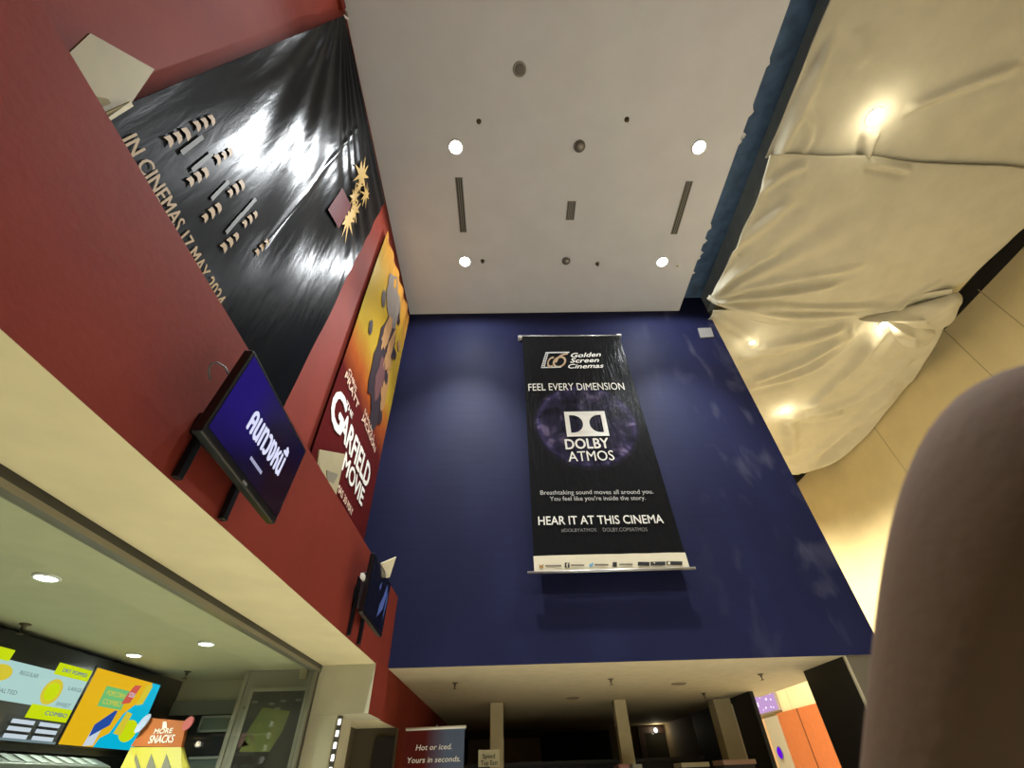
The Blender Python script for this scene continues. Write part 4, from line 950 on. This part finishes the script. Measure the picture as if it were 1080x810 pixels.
t = thing('long_counter', (1.6, 9.6, 0), 'long dark counter running across the far part of the passage', 'counter')
a = at(540, 804, 'Y', 9.4)
MB().box((-.9, 9.4, a.z-.05), (3.2, 9.9, a.z)).build('counter_top', mat('counter_dark', (34, 30, 24), .5), t, bevel=.006)
MB().box((-.85, 9.45, 0), (3.15, 9.85, a.z-.05)).build('body', mat('counter_body', (16, 14, 12), .6), t)

# ------------------------------------------------------------------ shopfronts across the atrium, seen past the pillars
XA = XW-.08
t = thing('lit_sign', (XA, 19.8, 3.2), 'lilac lit sign panel with sparkles on the far cream wall', 'sign')
a, c = at(789, 729, 'X', XA), at(819, 751, 'X', XA)
MB().box((XA, 18.6, 3.22), (XA+.07, 21.2, 3.86)).build('casing', mat('sign_casing', (160, 150, 150), .5), t)
MB().box((XA-.01, 18.65, 3.25), (XA-.001, 21.15, 3.83)).build('face', glow('lilac', (214, 170, 226), .85), t)
b = MB()
for k in range(16):
    y, z = random.uniform(18.8, 21), random.uniform(3.3, 3.78); r = random.uniform(.02, .045)
    b.prism([(XA-.011, y+r*math.cos(i*PI/4)*2, z+r*math.sin(i*PI/4)) for i in range(8)], (-.004, 0, 0))
b.build('sparkles', glow('sparkle', (250, 235, 255), 1.1), t)
t = thing('orange_shopfront', (XA, 17.0, 0), 'wide orange shopfront panel on the far cream wall, behind the passage', 'shopfront')
MB().box((XA, 14.5, 0), (XA+.07, 19.0, 3.15)).build('panel', mat('orange_board', (180, 100, 50), .5, var=.06), t)
MB().box((XA-.02, 17.45, 0), (XA-.001, 17.49, 3.15)).build('joint', mat('joint_dark', (110, 60, 30), .6), t)
MB().box((XA-.04, 18.9, 0), (XA, 19.9, 3.1)).build('side_panel', mat('grey_board', (168, 160, 138), .5), t)
MB().box((XA-.02, 19.95, 0), (XA, 20.9, 3.1)).build('pale_panel', mat('peach_board', (214, 176, 132), .5), t)
c = at(823, 794, 'X', XA-.05)
t = thing('round_light', c, 'round violet light low on the far shopfront', 'light')
MB().lathe(c, (-1, 0, 0), [(.16, -.05), (.16, 0), (.15, .03), (.12, .05), (.001, .06)], 28).build('lens', glow('violet', (110, 20, 220), .9), t, smooth=True)
MB().lathe(c, (-1, 0, 0), [(.18, -.05), (.18, .01), (.162, .01)], 28).build('rim', GREY, t)

# ------------------------------------------------------------------ the photographer's finger in front of the lens
SKIN = bpy.data.materials.new('brown_skin'); SKIN.use_nodes = True
nt = SKIN.node_tree; b_ = nt.nodes['Principled BSDF']; b_.inputs['Base Color'].default_value = lin((98, 77, 60)); b_.inputs['Roughness'].default_value = .85; b_.inputs['Specular IOR Level'].default_value = .1
b_.inputs['Subsurface Weight'].default_value = .15; b_.inputs['Subsurface Scale'].default_value = .004
n = nt.nodes.new('ShaderNodeTexNoise'); n.inputs['Scale'].default_value = 900; tc = nt.nodes.new('ShaderNodeTexCoord'); nt.links.new(tc.outputs['Object'], n.inputs['Vector'])
bmp = nt.nodes.new('ShaderNodeBump'); bmp.inputs['Strength'].default_value = .2; bmp.inputs['Distance'].default_value = .0004; nt.links.new(n.outputs['Fac'], bmp.inputs['Height']); nt.links.new(bmp.outputs[0], b_.inputs['Normal'])
def hand():
    base = toward(1244, 456, .024)
    ax = (toward(1185, 600, .030)-toward(1172, 1500, .030)).normalized()       # along the pointing finger
    back = FW.copy(); back = (back-ax*back.dot(ax)).normalized()                # away from the lens
    side = ax.cross(back).normalized()
    k = .001
    P = lambda s, a, d: base+side*(s*k)+ax*(a*k)+back*(d*k)
    chains = []      # (points, radii); the pelvis of the skin is the wrist end of the palm
    vs = []; es = []; rs = []
    def add(p, r, parent):
        vs.append(p); rs.append(r*k); i = len(vs)-1
        if parent is not None: es.append((parent, i))
        return i
    w = add(P(-22, -125, 20), 22, None)
    fore = add(P(-24, -175, 28), 24, w); fore2 = add(P(-30, -290, 40), 30, fore)
    palm = add(P(-20, -92, 15), 21, w)
    # pointing finger: three knuckles, the last one by the lens
    m0 = add(P(0, -66, 8), 11.5, palm); a1 = add(P(1, -40, 5), 11, m0); a2 = add(P(1, -18, 3), 11, a1); a3 = add(P(0, -6, 2), 11.6, a2); a4 = add(P(-5, 3.5, 1), 10.4, a3)
    # the other three, curled into the palm
    for q, (sx_, ln) in enumerate(((-19, 1.0), (-37, .93), (-53, .78))):
        k0 = add(P(sx_, -64-4*q, 10), 10.5-.6*q, palm); k1 = add(P(sx_, -62-6*q, 34*ln), 9.6-.6*q, k0); k2 = add(P(sx_+1, -70-4*q, 48*ln), 9-.6*q, k1); k3 = add(P(sx_+2, -86-3*q, 38*ln), 8-.6*q, k2)
    t0 = add(P(2, -108, 26), 12, palm); t1 = add(P(12, -104, 40), 10.5, t0); t2 = add(P(10, -98, 56), 9.2, t1); t3 = add(P(2, -96, 66), 7.8, t2)
    me = bpy.data.meshes.new('hand'); lo = P(-22, -125, 20)
    me.from_pydata([v-lo for v in vs], es, []); o = bpy.data.objects.new('hand', me); COL.objects.link(o); o.location = lo; ORG[o.name] = lo
    me.materials.append(SKIN)
    sk = o.modifiers.new('skin', 'SKIN'); sk.use_smooth_shade = True
    for i, r in enumerate(rs): me.skin_vertices[0].data[i].radius = (r, r); me.skin_vertices[0].data[i].use_root = (i == 0)
    ss = o.modifiers.new('subdivision', 'SUBSURF'); ss.levels = 3; ss.render_levels = 3
    tag(o, 'blurred brown finger of the person taking the photo, intruding at lower right', 'hand')
    nb = MB()
    def fn(u, v):
        a = (u-.5)*2; return P(a*4.2, -9+v*9-1.5*a*a, 2+7.6*math.sqrt(max(0, 1-(a*.52)**2))-1.6*v*v)
    nb.grid(fn, 10, 10); no = nb.build('fingernail', mat('nail', (190, 140, 120), .3), o, smooth=True)
    return o
hand()

# ------------------------------------------------------------------ light of the place
W = bpy.data.worlds.new('lobby_light'); S.world = W; W.use_nodes = True
W.node_tree.nodes['Background'].inputs[0].default_value = (1.0, .90, .76, 1); W.node_tree.nodes['Background'].inputs[1].default_value = .12
def area(name, loc, size, energy, col, aim):
    l = bpy.data.lights.new(name, 'AREA'); l.energy = energy; l.color = col; l.shape = 'RECTANGLE'; l.size, l.size_y = size
    o = bpy.data.objects.new(name, l); COL.objects.link(o); o.location = loc; o.rotation_euler = V(aim).to_track_quat('-Z', 'Y').to_euler(); return o

cd = bpy.data.cameras.new('camera'); cam = bpy.data.objects.new('camera', cd); COL.objects.link(cam)
M = Matrix((RT, UP, -FW)).transposed().to_4x4(); M.translation = CAM; cam.matrix_world = M
cd.sensor_width = 36; cd.lens = FPX/1080*36; cd.clip_start = .002; cd.clip_end = 100
cd.dof.use_dof = True; cd.dof.focus_distance = 6; cd.dof.aperture_fstop = 40
S.camera = cam
S.view_settings.view_transform = 'Standard'; S.view_settings.look = 'None'; S.view_settings.gamma = 1; S.view_settings.use_curve_mapping = False
S.view_settings.exposure = 0
